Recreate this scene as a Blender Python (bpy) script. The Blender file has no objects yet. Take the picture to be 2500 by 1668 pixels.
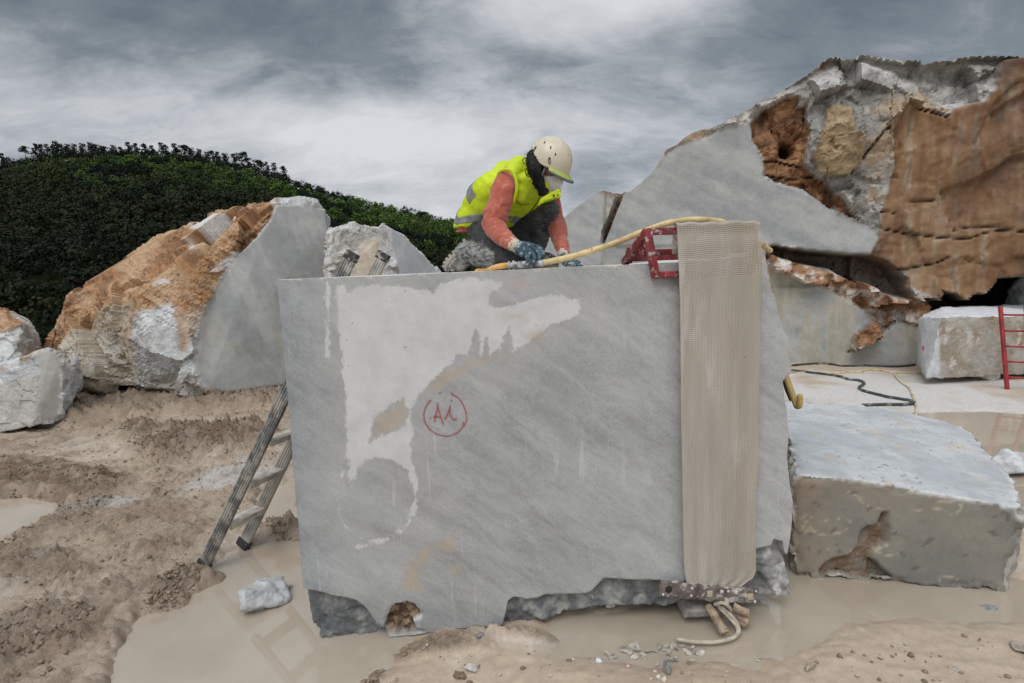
import bpy, bmesh, math, random
import numpy as np
from mathutils import Vector, Matrix
from mathutils.bvhtree import BVHTree
random.seed(7); RNG = np.random.default_rng(11)
SC = bpy.context.scene; COL = SC.collection
# ------------------------------------------------------------------ camera
CP = np.array([0, 0, 1.70]); FPX = 1250.0
_p = math.radians(8.15); _r = math.radians(2.2)
CF = np.array([0, math.cos(_p), -math.sin(_p)]); _U0 = np.array([0, math.sin(_p), math.cos(_p)]); _R0 = np.array([1., 0, 0])
CR = math.cos(_r) * _R0 - math.sin(_r) * _U0
CU = math.sin(_r) * _R0 + math.cos(_r) * _U0
cam_d = bpy.data.cameras.new('camera'); cam = bpy.data.objects.new('camera', cam_d); COL.objects.link(cam)
cam_d.sensor_width = 36; cam_d.lens = 18.0; cam_d.clip_start = 0.05; cam_d.clip_end = 6000
M = Matrix.Identity(4)
for i in range(3):
    M[i][0] = CR[i]; M[i][1] = CU[i]; M[i][2] = -CF[i]; M[i][3] = CP[i]
cam.matrix_world = M
cam_d.dof.use_dof = True; cam_d.dof.focus_distance = 2.6; cam_d.dof.aperture_fstop = 5.0
SC.camera = cam
SC.view_settings.view_transform = 'Standard'; SC.view_settings.look = 'None'
SC.view_settings.exposure = 0.0; SC.view_settings.gamma = 1
SC.cycles.max_bounces = 6; SC.cycles.diffuse_bounces = 3; SC.cycles.transparent_max_bounces = 12
# ------------------------------------------------------------------ sky
SUN_EL = math.radians(55); SUN_ROT = math.radians(205)
W = bpy.data.worlds.new('World'); SC.world = W; W.use_nodes = True
nt = W.node_tree; nt.nodes.clear()
def N(t, **k):
    n = nt.nodes.new(t)
    for a, b in k.items(): setattr(n, a, b)
    return n
def L(a, b): nt.links.new(a, b)
def val(x, sock):
    if isinstance(x, (int, float)): sock.default_value = x
    elif isinstance(x, (tuple, list)): sock.default_value = tuple(x) + ((1,) if len(x) == 3 and len(sock.default_value) == 4 else ())
    else: L(x, sock)
def mth(op, a, b=0.0, c=None, clamp=False):
    n = N('ShaderNodeMath', operation=op, use_clamp=clamp); val(a, n.inputs[0]); val(b, n.inputs[1])
    if c is not None: val(c, n.inputs[2])
    return n.outputs[0]
def mixc(f, a, b, bt='MIX'):
    n = N('ShaderNodeMix', data_type='RGBA', blend_type=bt); n.clamp_factor = True
    val(f, n.inputs[0]); val(a, n.inputs[6]); val(b, n.inputs[7]); return n.outputs[2]
def ramp(f, lo, hi, a=0.0, b=1.0, smooth=True):
    n = N('ShaderNodeMapRange'); n.interpolation_type = 'SMOOTHSTEP' if smooth else 'LINEAR'
    val(f, n.inputs[0]); n.inputs[1].default_value = lo; n.inputs[2].default_value = hi
    n.inputs[3].default_value = a; n.inputs[4].default_value = b; return n.outputs[0]
def noise(vec, scale, detail=4, rough=.5, dist=0.0, dim='3D'):
    n = N('ShaderNodeTexNoise', noise_dimensions=dim)
    if vec is not None: L(vec, n.inputs['Vector'])
    n.inputs['Scale'].default_value = scale; n.inputs['Detail'].default_value = detail
    n.inputs['Roughness'].default_value = rough; n.inputs['Distortion'].default_value = dist
    return n.outputs['Fac']
def mapping(vec, rot=(0, 0, 0), sc=(1, 1, 1), loc=(0, 0, 0)):
    n = N('ShaderNodeMapping'); L(vec, n.inputs[0]); n.inputs['Rotation'].default_value = rot
    n.inputs['Scale'].default_value = sc; n.inputs['Location'].default_value = loc; return n.outputs[0]
tc = N('ShaderNodeTexCoord'); sx = N('ShaderNodeSeparateXYZ'); L(tc.outputs['Generated'], sx.inputs[0])
dx, dy, dz = sx.outputs
sky = N('ShaderNodeTexSky', sky_type='NISHITA'); sky.sun_disc = False; sky.sun_elevation = SUN_EL; sky.sun_rotation = SUN_ROT
zc = mth('ADD', mth('MAXIMUM', dz, 0.0), 0.42)
cb = N('ShaderNodeCombineXYZ'); L(mth('DIVIDE', dx, zc), cb.inputs[0]); L(mth('DIVIDE', dy, zc), cb.inputs[1])
uv = cb.outputs[0]
uvr = mapping(uv, rot=(0, 0, math.radians(12)), sc=(0.75, 1.25, 1))
n1 = noise(uvr, 1.35, 8, .56, .5)
n2 = noise(mapping(uv, rot=(0, 0, .5), sc=(.85, 1.2, 1), loc=(3.1, 1.7, 0)), 3.2, 9, .60, .6)
n3 = noise(mapping(uv, rot=(0, 0, -.35), sc=(.7, 1.5, 1), loc=(7, 2, 0)), 9.0, 8, .65, .6)
el = dz
az = mth('ARCTAN2', dx, dy)
def blob(a0, e0, sa, se):
    u = mth('DIVIDE', mth('SUBTRACT', az, a0), sa); v = mth('DIVIDE', mth('SUBTRACT', el, e0), se)
    return mth('POWER', 2.718, mth('MULTIPLY', mth('ADD', mth('MULTIPLY', u, u), mth('MULTIPLY', v, v)), -1.0))
f = mth('ADD', mth('MULTIPLY', mth('SUBTRACT', n1, .5), 0.95), mth('MULTIPLY', mth('SUBTRACT', n2, .5), 0.75))
f = mth('ADD', f, mth('MULTIPLY', mth('SUBTRACT', n3, .5), 0.42))
for s, a0, e0, sa, se in [(.40, .20, .47, .22, .10), (-.26, -.50, .40, .42, .09), (.18, -.45, .24, .40, .06), (.22, -.12, .22, .25, .10), (.22, .05, .04, .5, .10), (-.18, .5, .36, .12, .12),
                          (-.26, .10, .335, .30, .045), (.14, .0, .25, .6, .04), (-.22, .70, .40, .22, .22), (-.12, -.75, .55, .25, .12), (.10, -.75, .26, .12, .06), (-.12, .35, .18, .2, .05)]:
    f = mth('ADD', f, mth('MULTIPLY', blob(a0, e0, sa, se), s))
fv = ramp(f, -.38, .40, 0, 1, False)
cr = N('ShaderNodeValToRGB'); L(fv, cr.inputs[0])
e = cr.color_ramp.elements; e[0].position = 0; e[0].color = (.15, .18, .21, 1); e[1].position = 1; e[1].color = (.72, .735, .76, 1)
for p_, c_ in [(.25, (.225, .258, .29, 1)), (.45, (.38, .405, .44, 1)), (.68, (.56, .58, .61, 1))]:
    k = e.new(p_); k.color = c_
cl = cr.outputs[0]
# an overcast dome: roughly twice as bright overhead and behind the viewer as over the far horizon
up = ramp(dz, .50, .95, 1.0, 2.35)
back = ramp(dy, .15, -.7, 1.0, 1.75)
gain = mth('MULTIPLY', up, back)
cl2 = mixc(1.0, cl, gain, 'MULTIPLY')
skym = mixc(1.0, sky.outputs[0], (.08, .08, .08), 'MULTIPLY')
out = mixc(.93, skym, cl2)
bg = N('ShaderNodeBackground'); L(out, bg.inputs[0]); bg.inputs[1].default_value = 1.0
wo = N('ShaderNodeOutputWorld'); L(bg.outputs[0], wo.inputs[0])
# ------------------------------------------------------------------ sun (overcast)
sd_ = bpy.data.lights.new('sun', 'SUN'); sd_.energy = 1.2; sd_.angle = math.radians(35); sd_.color = (1, .97, .92)
sun = bpy.data.objects.new('sun', sd_); COL.objects.link(sun)
sdir = Vector((math.sin(SUN_ROT) * math.cos(SUN_EL), math.cos(SUN_ROT) * math.cos(SUN_EL), math.sin(SUN_EL)))
sun.rotation_euler = sdir.to_track_quat('Z', 'Y').to_euler()
# ================================================================== helpers
def ray(x, y): return CF + CR * (x - 1250) / FPX + CU * (834 - y) / FPX
def G(x, y, z=0.0): d = ray(x, y); return CP + d * (z - CP[2]) / d[2]
def P(x, y, Y): d = ray(x, y); return CP + d * Y / d[1]
def OP(x, y, a, n): d = ray(x, y); return CP + d * (np.dot(a - CP, n) / np.dot(d, n))
def proj(V):
    q = V - CP; f_ = np.maximum(q @ CF, 1e-3); return FPX + FPX * (q @ CR) / f_, 834 - FPX * (q @ CU) / f_
_gr = np.random.default_rng(5).normal(size=(256, 3)).astype(np.float32); _gr /= np.linalg.norm(_gr, axis=1)[:, None]
def _hash(x, y, z, s):
    h = (x * np.int64(73856093)) ^ (y * np.int64(19349663)) ^ (z * np.int64(83492791)) ^ np.int64(s * 2654435761 % 2147483647)
    h = (h ^ (h >> 13)) * np.int64(1274126177); h &= np.int64(0x7fffffff); h = h ^ (h >> 15); return h
def perlin(p, s=0):
    i = np.floor(p).astype(np.int64); f_ = (p - i).astype(np.float32); u = f_ * f_ * f_ * (f_ * (f_ * 6 - 15) + 10); r_ = 0
    for a in (0, 1):
        wx = u[:, 0] if a else 1 - u[:, 0]
        for b in (0, 1):
            wy = u[:, 1] if b else 1 - u[:, 1]
            for c in (0, 1):
                wz = u[:, 2] if c else 1 - u[:, 2]
                g = _gr[_hash(i[:, 0] + a, i[:, 1] + b, i[:, 2] + c, s) & 255]
                r_ = r_ + wx * wy * wz * (g[:, 0] * (f_[:, 0] - a) + g[:, 1] * (f_[:, 1] - b) + g[:, 2] * (f_[:, 2] - c))
    return r_ * 1.6
def fbm(p, sc, o=4, s=0, g=.5):
    r_ = 0; a = 1.; t = 0
    for k in range(o):
        r_ = r_ + a * perlin(p * sc, s + k * 17); t += a; a *= g; sc *= 2.03
    return r_ / t
def ridged(p, sc, o=4, s=0, g=.5):
    r_ = 0; a = 1.; t = 0
    for k in range(o):
        r_ = r_ + a * (1 - 2 * np.abs(perlin(p * sc, s + k * 13))); t += a; a *= g; sc *= 2.1
    return r_ / t
def facet(p, sc, s=0, step=.5, tilt=1.0):
    """broken-stone facets: every voronoi cell is its own tilted plane"""
    q = p * sc; i = np.floor(q).astype(np.int64); best = np.full(len(q), 9e9); res = np.zeros(len(q)); idv = np.zeros(len(q))
    for a in (-1, 0, 1):
        for b in (-1, 0, 1):
            for c in (-1, 0, 1):
                h = _hash(i[:, 0] + a, i[:, 1] + b, i[:, 2] + c, s)
                o = np.stack([(h & 255) / 255., ((h >> 8) & 255) / 255., ((h >> 16) & 255) / 255.], 1)
                d = q - (i + np.array([a, b, c]) + o); dd = (d * d).sum(1); m = dd < best
                g = _gr[(h >> 5) & 255]
                best = np.where(m, dd, best); res = np.where(m, (d * g).sum(1) * tilt + (((h >> 3) & 127) / 127. - .5) * step, res)
                idv = np.where(m, ((h >> 7) & 1023) / 1023., idv)
    return res / sc, idv
def sdpoly(q, poly):
    """signed distance of 2-d points to a polygon, negative inside"""
    q = np.asarray(q, float); v = np.asarray(poly, float); n = len(v); d = np.full(len(q), 1e18); s = np.zeros(len(q), bool); j = n - 1
    for i in range(n):
        e_ = v[j] - v[i]; w = q - v[i]; t = np.clip((w @ e_) / max(e_ @ e_, 1e-12), 0, 1)
        b = w - t[:, None] * e_; d = np.minimum(d, (b * b).sum(1))
        c1 = q[:, 1] >= v[i][1]; c2 = q[:, 1] < v[j][1]; c3 = e_[0] * w[:, 1] > e_[1] * w[:, 0]
        s ^= (c1 & c2 & c3) | (~c1 & ~c2 & ~c3); j = i
    return np.where(s, -1, 1) * np.sqrt(d)
def sdline(q, pts):
    q = np.asarray(q, float); v = np.asarray(pts, float); d = np.full(len(q), 1e18)
    for i in range(len(v) - 1):
        e_ = v[i + 1] - v[i]; w = q - v[i]; t = np.clip((w @ e_) / max(e_ @ e_, 1e-12), 0, 1)
        b = w - t[:, None] * e_; d = np.minimum(d, (b * b).sum(1))
    return np.sqrt(d)
def ss(x, a, b):
    t = np.clip((x - a) / (b - a), 0, 1); return t * t * (3 - 2 * t)
def lerp(a, b, t):
    a = np.asarray(a, float); b = np.asarray(b, float); t = np.asarray(t)
    if t.ndim and (a.ndim or b.ndim): t = t[:, None]
    return a + (b - a) * t
# ---- meshes
def mkmesh(name, V, F, smooth=True):
    me = bpy.data.meshes.new(name); V = np.asarray(V, np.float32)
    if isinstance(F, np.ndarray):
        k = F.shape[1]; me.vertices.add(len(V)); me.loops.add(F.size); me.polygons.add(len(F))
        me.vertices.foreach_set('co', V.ravel()); me.loops.foreach_set('vertex_index', F.ravel().astype(np.int32))
        me.polygons.foreach_set('loop_start', np.arange(0, F.size, k, dtype=np.int32)); me.polygons.foreach_set('loop_total', np.full(len(F), k, np.int32))
        me.update(calc_edges=True)
    else:
        me.from_pydata([tuple(map(float, v)) for v in V], [], [tuple(int(i) for i in f_) for f_ in F]); me.update()
    me.polygons.foreach_set('use_smooth', np.full(len(me.polygons), smooth)); return me
def obj(name, me, mat=None, parent=None):
    o = bpy.data.objects.new(name, me); COL.objects.link(o)
    if mat: me.materials.append(mat)
    if parent is not None:
        o.parent = parent; o.matrix_parent_inverse = Matrix.Identity(4)
        o.location = -np.array(parent.location) if parent.type == 'EMPTY' else (0, 0, 0)
    return o
def tag(o, label=None, cat=None, group=None, kind=None):
    for k, v in (('label', label), ('category', cat), ('group', group), ('kind', kind)):
        if v: o[k] = v
    return o
def empty(name, loc, label, cat, group=None):
    o = bpy.data.objects.new(name, None); COL.objects.link(o); o.location = tuple(loc); o.empty_display_size = .1
    return tag(o, label, cat, group)
def attr(me, name, a):
    a = np.asarray(a, np.float32)
    if a.ndim == 1:
        t = me.attributes.new(name, 'FLOAT', 'POINT'); t.data.foreach_set('value', a)
    else:
        c = np.ones((len(a), 4), np.float32); c[:, :3] = np.clip(a, 0, 1); t = me.attributes.new(name, 'FLOAT_COLOR', 'POINT'); t.data.foreach_set('color', c.ravel())
class MB:
    """collects pieces (V, F lists) into one mesh"""
    def __init__(s): s.V = []; s.F = []; s.n = 0
    def add(s, V, F):
        V = np.asarray(V, float); s.V.append(V); s.F += [tuple(int(i) + s.n for i in f_) for f_ in F]; s.n += len(V); return s
    def mesh(s, name, smooth=True): return mkmesh(name, np.concatenate(s.V), s.F, smooth)
    def build(s, name, mat, parent=None, smooth=True): return obj(name, s.mesh(name, smooth), mat, parent)
def nrm(v): v = np.asarray(v, float); return v / max(np.linalg.norm(v), 1e-12)
def box(c, ax, ay, az_, hx, hy, hz, bev=0.0):
    c = np.asarray(c, float); V = []
    if bev <= 0:
        for sz in (-1, 1):
            for a, b in ((-1, -1), (1, -1), (1, 1), (-1, 1)): V.append(c + ax * a * hx + ay * b * hy + az_ * sz * hz)
        return V, [(0, 3, 2, 1), (4, 5, 6, 7), (0, 1, 5, 4), (1, 2, 6, 5), (2, 3, 7, 6), (3, 0, 4, 7)]
    bm = bmesh.new(); bmesh.ops.create_cube(bm, size=2.0)
    for v in bm.verts: v.co = Vector((v.co.x * hx, v.co.y * hy, v.co.z * hz))
    bmesh.ops.bevel(bm, geom=list(bm.edges), offset=bev, segments=2, affect='EDGES', profile=.6)
    bm.verts.ensure_lookup_table()
    V = [c + ax * v.co.x + ay * v.co.y + az_ * v.co.z for v in bm.verts]; F = [tuple(v.index for v in f_.verts) for f_ in bm.faces]; bm.free()
    return V, F
def bar(a, b, w, h, up=(0, 0, 1), bev=.003):
    a = np.asarray(a, float); b = np.asarray(b, float); z = nrm(b - a); x = nrm(np.cross(up, z)); y = np.cross(z, x)
    return box((a + b) / 2, x, y, z, w / 2, h / 2, np.linalg.norm(b - a) / 2, bev)
def catmull(pts, n=6):
    pts = [np.asarray(p_, float) for p_ in pts]; pts = [2 * pts[0] - pts[1]] + pts + [2 * pts[-1] - pts[-2]]; o = []
    for i in range(1, len(pts) - 2):
        p0, p1, p2, p3 = pts[i - 1:i + 3]
        for k in range(n):
            t = k / n; o.append(.5 * ((2 * p1) + (-p0 + p2) * t + (2 * p0 - 5 * p1 + 4 * p2 - p3) * t * t + (-p0 + 3 * p1 - 3 * p2 + p3) * t ** 3))
    o.append(pts[-2]); return np.array(o)
def tube(pts, rad, n=12, cap=True, round_=0):
    pts = np.asarray(pts, float); K = len(pts); rad = np.full(K, rad) if np.isscalar(rad) else np.asarray(rad, float)
    if len(rad) != K: rad = np.interp(np.linspace(0, 1, K), np.linspace(0, 1, len(rad)), rad)
    if round_:
        d0 = nrm(pts[0] - pts[1]); d1 = nrm(pts[-1] - pts[-2]); a = np.linspace(math.pi / 2, 0, round_ + 1)[:-1]
        P0 = [pts[0] + d0 * rad[0] * math.sin(t) for t in a]; R0_ = [max(rad[0] * math.cos(t), rad[0] * .02) for t in a]
        P1 = [pts[-1] + d1 * rad[-1] * math.sin(t) for t in a[::-1]]; R1 = [max(rad[-1] * math.cos(t), rad[-1] * .02) for t in a[::-1]]
        pts = np.array(P0 + list(pts) + P1); rad = np.array(R0_ + list(rad) + R1); K = len(pts)
    T = np.gradient(pts, axis=0); T /= np.maximum(np.linalg.norm(T, axis=1), 1e-12)[:, None]
    x = nrm(np.cross(T[0], (0, 0, 1) if abs(T[0][2]) < .9 else (1, 0, 0))); V = []
    for k in range(K):
        x = nrm(x - T[k] * (x @ T[k])); y = np.cross(T[k], x)
        for j in range(n):
            a = 2 * math.pi * j / n; V.append(pts[k] + (x * math.cos(a) + y * math.sin(a)) * rad[k])
    F = [(k * n + j, k * n + (j + 1) % n, (k + 1) * n + (j + 1) % n, (k + 1) * n + j) for k in range(K - 1) for j in range(n)]
    if cap: F += [tuple(range(n - 1, -1, -1)), tuple((K - 1) * n + j for j in range(n))]
    return V, F
def ell(c, ax, ay, az_, rx, ry, rz, nu=16, nv=10):
    V = []; F = []; c = np.asarray(c, float)
    for i in range(nv + 1):
        t = math.pi * (i / nv - .5); t = max(min(t, 1.5), -1.5)
        for j in range(nu):
            a = 2 * math.pi * j / nu; V.append(c + ax * rx * math.cos(t) * math.cos(a) + ay * ry * math.cos(t) * math.sin(a) + az_ * rz * math.sin(t))
    for i in range(nv):
        for j in range(nu): F.append((i * nu + j, i * nu + (j + 1) % nu, (i + 1) * nu + (j + 1) % nu, (i + 1) * nu + j))
    F += [tuple(range(nu - 1, -1, -1)), tuple(nv * nu + j for j in range(nu))]
    return V, F
def remesh(pieces, voxel):
    mb = MB()
    for V, F in pieces: mb.add(V, F)
    me = mb.mesh('tmp', False); o = bpy.data.objects.new('tmp', me); COL.objects.link(o)
    m = o.modifiers.new('r', 'REMESH'); m.mode = 'VOXEL'; m.voxel_size = voxel; m.adaptivity = 0
    dg = bpy.context.evaluated_depsgraph_get(); ev = o.evaluated_get(dg); m2 = ev.to_mesh()
    V = np.empty(len(m2.vertices) * 3, np.float32); m2.vertices.foreach_get('co', V); V = V.reshape(-1, 3).astype(float)
    F = np.empty(len(m2.loops), np.int32); m2.loops.foreach_get('vertex_index', F); F = F.reshape(-1, 4)
    ev.to_mesh_clear(); bpy.data.objects.remove(o); bpy.data.meshes.remove(me)
    return V, F
def vnormals(V, F):
    a = V[F[:, 2]] - V[F[:, 0]]; b = V[F[:, 3]] - V[F[:, 1]]; n = np.cross(a, b); o = np.zeros_like(V)
    for k in range(4):
        for c in range(3): o[:, c] += np.bincount(F[:, k], n[:, c], len(V))
    return o / np.maximum(np.linalg.norm(o, axis=1), 1e-12)[:, None]
def relax(V, F, it, f_=.5):
    E_ = np.concatenate([F[:, [0, 1]], F[:, [1, 2]], F[:, [2, 3]], F[:, [3, 0]]]); E_ = np.concatenate([E_, E_[:, ::-1]])
    cnt = np.bincount(E_[:, 0], minlength=len(V))
    for _ in range(it):
        s_ = np.stack([np.bincount(E_[:, 0], V[E_[:, 1], c], len(V)) for c in range(3)], 1) / np.maximum(cnt, 1)[:, None]; V = V + (s_ - V) * f_
    return V
def hull(pts):
    bm = bmesh.new(); [bm.verts.new(tuple(p_)) for p_ in pts]; bmesh.ops.convex_hull(bm, input=list(bm.verts))
    bmesh.ops.delete(bm, geom=[v for v in bm.verts if not v.link_faces], context='VERTS')
    bmesh.ops.recalc_face_normals(bm, faces=list(bm.faces)); bm.verts.index_update()
    V = [np.array(v.co) for v in bm.verts]; F = [tuple(v.index for v in f_.verts) for f_ in bm.faces]
    pl = []
    for f_ in bm.faces:
        n = np.array(f_.normal); d = n @ np.array(f_.verts[0].co)
        if f_.calc_area() > 1e-4 and not any(n @ q[0] > .998 and abs(d - q[1]) < .02 for q in pl): pl.append((n, d))
    bm.free(); return V, F, pl
def stones(hulls, voxel):
    """union of convex blocks on a fine even mesh, faces exactly flat; returns V, F, normals and the distance to the nearest edge"""
    V, F = remesh([(h[0], h[1]) for h in hulls], voxel)
    best = np.full(len(V), 9e9); bn = np.zeros_like(V); ed = np.zeros(len(V))
    for h in hulls:
        S = np.stack([V @ n - d for n, d in h[2]], 1); k = S.argmax(1); m = S[np.arange(len(V)), k]
        NM = np.array([q_[0] for q_ in h[2]]); S2 = np.where((NM @ NM.T)[k] > .88, -9e9, S); e2 = m - S2.max(1)
        b = m < best; best = np.where(b, m, best); nn = np.array([q[0] for q in h[2]])[k]; bn[b] = nn[b]; ed = np.where(b, e2, ed)
    mv = np.abs(best) < voxel * 2.5; V[mv] -= bn[mv] * best[mv][:, None]
    return V, F, bn, ed
def prism(poly3, n, depth):
    k = len(poly3); A = [np.asarray(p_) for p_ in poly3]; B = [p_ + n * depth for p_ in A]
    return A + B, [tuple(range(k)), tuple(range(2 * k - 1, k - 1, -1))] + [(i, i + k, (i + 1) % k + k, (i + 1) % k) for i in range(k)]
# ---- materials
def material(name):
    global nt
    m = bpy.data.materials.new(name); m.use_nodes = True; nt = m.node_tree; nt.nodes.clear()
    b = N('ShaderNodeBsdfPrincipled'); o = N('ShaderNodeOutputMaterial'); L(b.outputs[0], o.inputs[0]); return m, b
def attr_n(name, fac=False):
    n = N('ShaderNodeAttribute'); n.attribute_name = name; return n.outputs['Fac' if fac else 'Color']
def bump(h, dist, stren=1.0, nrm_=None):
    n = N('ShaderNodeBump'); L(h, n.inputs['Height']); n.inputs['Distance'].default_value = dist
    if isinstance(stren, (int, float)): n.inputs['Strength'].default_value = stren
    else: L(stren, n.inputs['Strength'])
    if nrm_ is not None: L(nrm_, n.inputs['Normal'])
    return n.outputs[0]
def rotsc(v, ang, sc): return mapping(mapping(v, rot=(0, math.radians(ang), 0)), sc=sc)
def objco(): return N('ShaderNodeTexCoord').outputs['Object']
def simple(name, col, rough=.6, metal=0.0, nsc=0, nam=.2, bsc=0, bd=.001, dust=None, dsc=8, dlo=.5, dhi=.65, spec=.5, coat=0):
    m, b = material(name); v = objco(); c = col
    if nsc: c = mixc(ramp(noise(v, nsc, 5, .6), .3, .7, 0, 1), tuple(x * (1 - nam) for x in col), tuple(min(1, x * (1 + nam)) for x in col))
    if dust is not None: c = mixc(ramp(noise(v, dsc, 7, .65), dlo, dhi, 0, 1), c, dust)
    val(c, b.inputs['Base Color']); b.inputs['Roughness'].default_value = rough; b.inputs['Metallic'].default_value = metal
    b.inputs['Specular IOR Level'].default_value = spec; b.inputs['Coat Weight'].default_value = coat
    if bsc: L(bump(noise(v, bsc, 5, .6), bd), b.inputs['Normal'])
    return m
def stone_mat(name, fine=70, bumpd=.004, var=.22):
    m, b = material(name); v = objco(); c = attr_n('col'); rg = attr_n('rough', True)
    a = noise(v, fine * .25, 6, .6); a2 = noise(v, fine, 5, .65)
    k = mth('ADD', mth('MULTIPLY', mth('SUBTRACT', a, .5), var * 2.2), mth('MULTIPLY', mth('SUBTRACT', a2, .5), mth('ADD', mth('MULTIPLY', rg, var * 2.6), var * .5)))
    L(mixc(1.0, c, mth('ADD', k, 1.0), 'MULTIPLY'), b.inputs['Base Color']); b.inputs['Roughness'].default_value = .72
    h = mth('ADD', noise(v, fine * .35, 6, .7), mth('MULTIPLY', a2, .4))
    L(bump(h, bumpd, mth('ADD', mth('MULTIPLY', rg, .9), .08)), b.inputs['Normal']); return m
# ================================================================== ground
def gp(pts, z=0.0): return [tuple(G(x, y, z)[:2]) for x, y in pts]
PUD = [gp([(254, 1760), (343, 1507), (456, 1480), (480, 1446), (558, 1416), (534, 1372), (583, 1338), (700, 1322), (800, 1330), (930, 1500), (950, 1562), (915, 1600), (850, 1650), (840, 1760)]),
       gp([(650, 1195), (700, 1180), (720, 1270), (668, 1282), (640, 1240)]),
       gp([(-120, 1285), (-60, 1220), (60, 1213), (140, 1222), (155, 1240), (95, 1272), (40, 1300), (-60, 1320)]),
       gp([(157, 1080), (190, 1066), (230, 1068), (225, 1082), (180, 1092)]),
       gp([(380, 1048), (440, 1032), (560, 1024), (640, 1028), (650, 1046), (560, 1056), (430, 1056)]),
       gp([(1400, 1545), (1560, 1525), (1760, 1490), (1850, 1420), (1930, 1380), (2300, 1400), (2480, 1440), (2420, 1462), (2200, 1462), (2020, 1475), (1930, 1520), (1800, 1560), (1600, 1560)]),
       gp([(2180, 1040), (2260, 1014), (2420, 1012), (2560, 1020), (2760, 1060), (2700, 1200), (2500, 1215), (2400, 1180)])]
MOUND = [(gp([(130, 985), (200, 935), (320, 922), (460, 948), (560, 925), (700, 955), (700, 1000), (600, 1005), (480, 1018), (380, 1026), (160, 1045), (100, 1040)]), .13, .10),
         (gp([(290, 1068), (370, 1045), (450, 1052), (520, 1050), (640, 1052), (690, 1070), (600, 1100), (450, 1125), (400, 1145), (340, 1115)]), .11, .12),
         (gp([(-200, 1160), (-60, 1130), (90, 1128), (260, 1160), (250, 1205), (130, 1235), (0, 1222), (-200, 1225)]), .045, .07),
         (gp([(120, 1250), (260, 1170), (330, 1175), (240, 1260), (140, 1300), (60, 1345), (20, 1330)]), .025, .05),
         (gp([(345, 1480), (400, 1430), (470, 1410), (540, 1402), (560, 1412), (470, 1450), (440, 1485), (380, 1492)]), .022, .04),
         (gp([(-40, 1560), (60, 1510), (240, 1510), (230, 1560), (90, 1600), (-40, 1660)]), .03, .05),
         (gp([(-200, 1400), (-100, 1330), (60, 1340), (230, 1380), (240, 1420), (100, 1425), (-100, 1430)]), .015, .04),
         (gp([(640, 1290), (700, 1278), (780, 1285), (770, 1312), (690, 1318)]), .05, .04),
         (gp([(838, 1668), (880, 1615), (925, 1622), (925, 1660), (870, 1690)]), .03, .03),
         (gp([(940, 1575), (1100, 1545), (1220, 1560), (1200, 1588), (1080, 1590), (960, 1610)]), .025, .04),
         (gp([(1170, 1545), (1300, 1540), (1460, 1555), (1420, 1570), (1280, 1570)]), .02, .03),
         (gp([(1520, 1520), (1600, 1500), (1660, 1500), (1640, 1535), (1560, 1545)]), .03, .03)]
def axis(lo, hi, fine, grow, far, c0, c1):
    a = [0.0]; x = c1; s_ = fine; r_ = []
    while x < far: s_ = max(fine, (x - c1) * grow + fine); x += s_; r_.append(x)
    l_ = []; x = c0; s_ = fine
    while x > -far: s_ = (c0 - x) * grow + fine; x -= s_; l_.append(x)
    return np.array(l_[::-1] + list(np.arange(c0, c1 + 1e-6, fine)) + r_)
gx = axis(0, 0, .0125, .014, 2500, -2.9, 3.0); gy = axis(0, 0, .0125, .0085, 2500, 1.1, 3.6); gy = gy[(gy > -900)]
gy = np.concatenate([-np.geomspace(1500, .3, 40) + .6, gy[gy > 1.0]])
X, Yv = np.meshgrid(gx, gy); nx, ny = len(gx), len(gy)
q = np.stack([X.ravel(), Yv.ravel()], 1); p3 = np.concatenate([q, np.zeros((len(q), 1))], 1)
near = (np.abs(q[:, 0]) < 16) & (q[:, 1] > .5) & (q[:, 1] < 17)
qi = q[near]; pi_ = p3[near]
wob = fbm(pi_, 3.0, 4, 3) * .10 + fbm(pi_, 14.0, 3, 4) * .03
# how rough the mud is: churned on the left, slick by the block and to the right, flat dusty floor far right
left = ss(-qi[:, 0] + .12 * qi[:, 1], .55, 1.6)
clod = np.maximum(ridged(pi_ + fbm(pi_, 6, 2, 9)[:, None] * .05, 7.0, 5, 21, .6), -.2)
stre = fbm(pi_ @ np.array([[.8, .6, 0], [-.6, .8, 0], [0, 0, 1]]).T * np.array([.35, 1.2, 1]), 5.0, 5, 31, .6)
lump = np.abs(fbm(pi_, 11.0, 4, 41, .6))
patch = ss(fbm(pi_, 1.6, 4, 51, .55), -.05, .28)
h = .010 * left + .0005 + .012 * fbm(pi_, 1.1, 3, 61) + left * (.034 * stre + .075 * patch * lump + .022 * ss(ridged(pi_ * np.array([.7, 1.3, 1]), 9, 3, 44), .1, .8) * ss(stre, -.1, .2)) + (1 - left) * (.010 * stre + .004 * lump + .006 * ss(ridged(pi_ * np.array([.45, 1.4, 1]), 6, 3, 47), .3, .9) + .018 * ss(fbm(pi_, 2.3, 4, 52, .6), .12, .4) * lump * 1.3 + .002)
ter = ss(qi[:, 1], 4.2, 6.0) * (1 - left); h = h * (1 - .6 * ter)
wetm = np.full(len(qi), 9.0)
for pdl in PUD: wetm = np.minimum(wetm, sdpoly(qi, pdl))
wetm = wetm + wob * .7
mnd = np.zeros(len(qi))
fc1, fid = facet(pi_ + fbm(pi_, 20, 2, 55)[:, None] * .012, 26, 56, .9, .5); cl_ = ss(fbm(pi_ * np.array([.7, 1.2, 1]), 4.2, 5, 57, .65), -.06, .22)
h = h + left * cl_ * (.016 + 1.1 * fc1 + .010 * fid)
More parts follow.
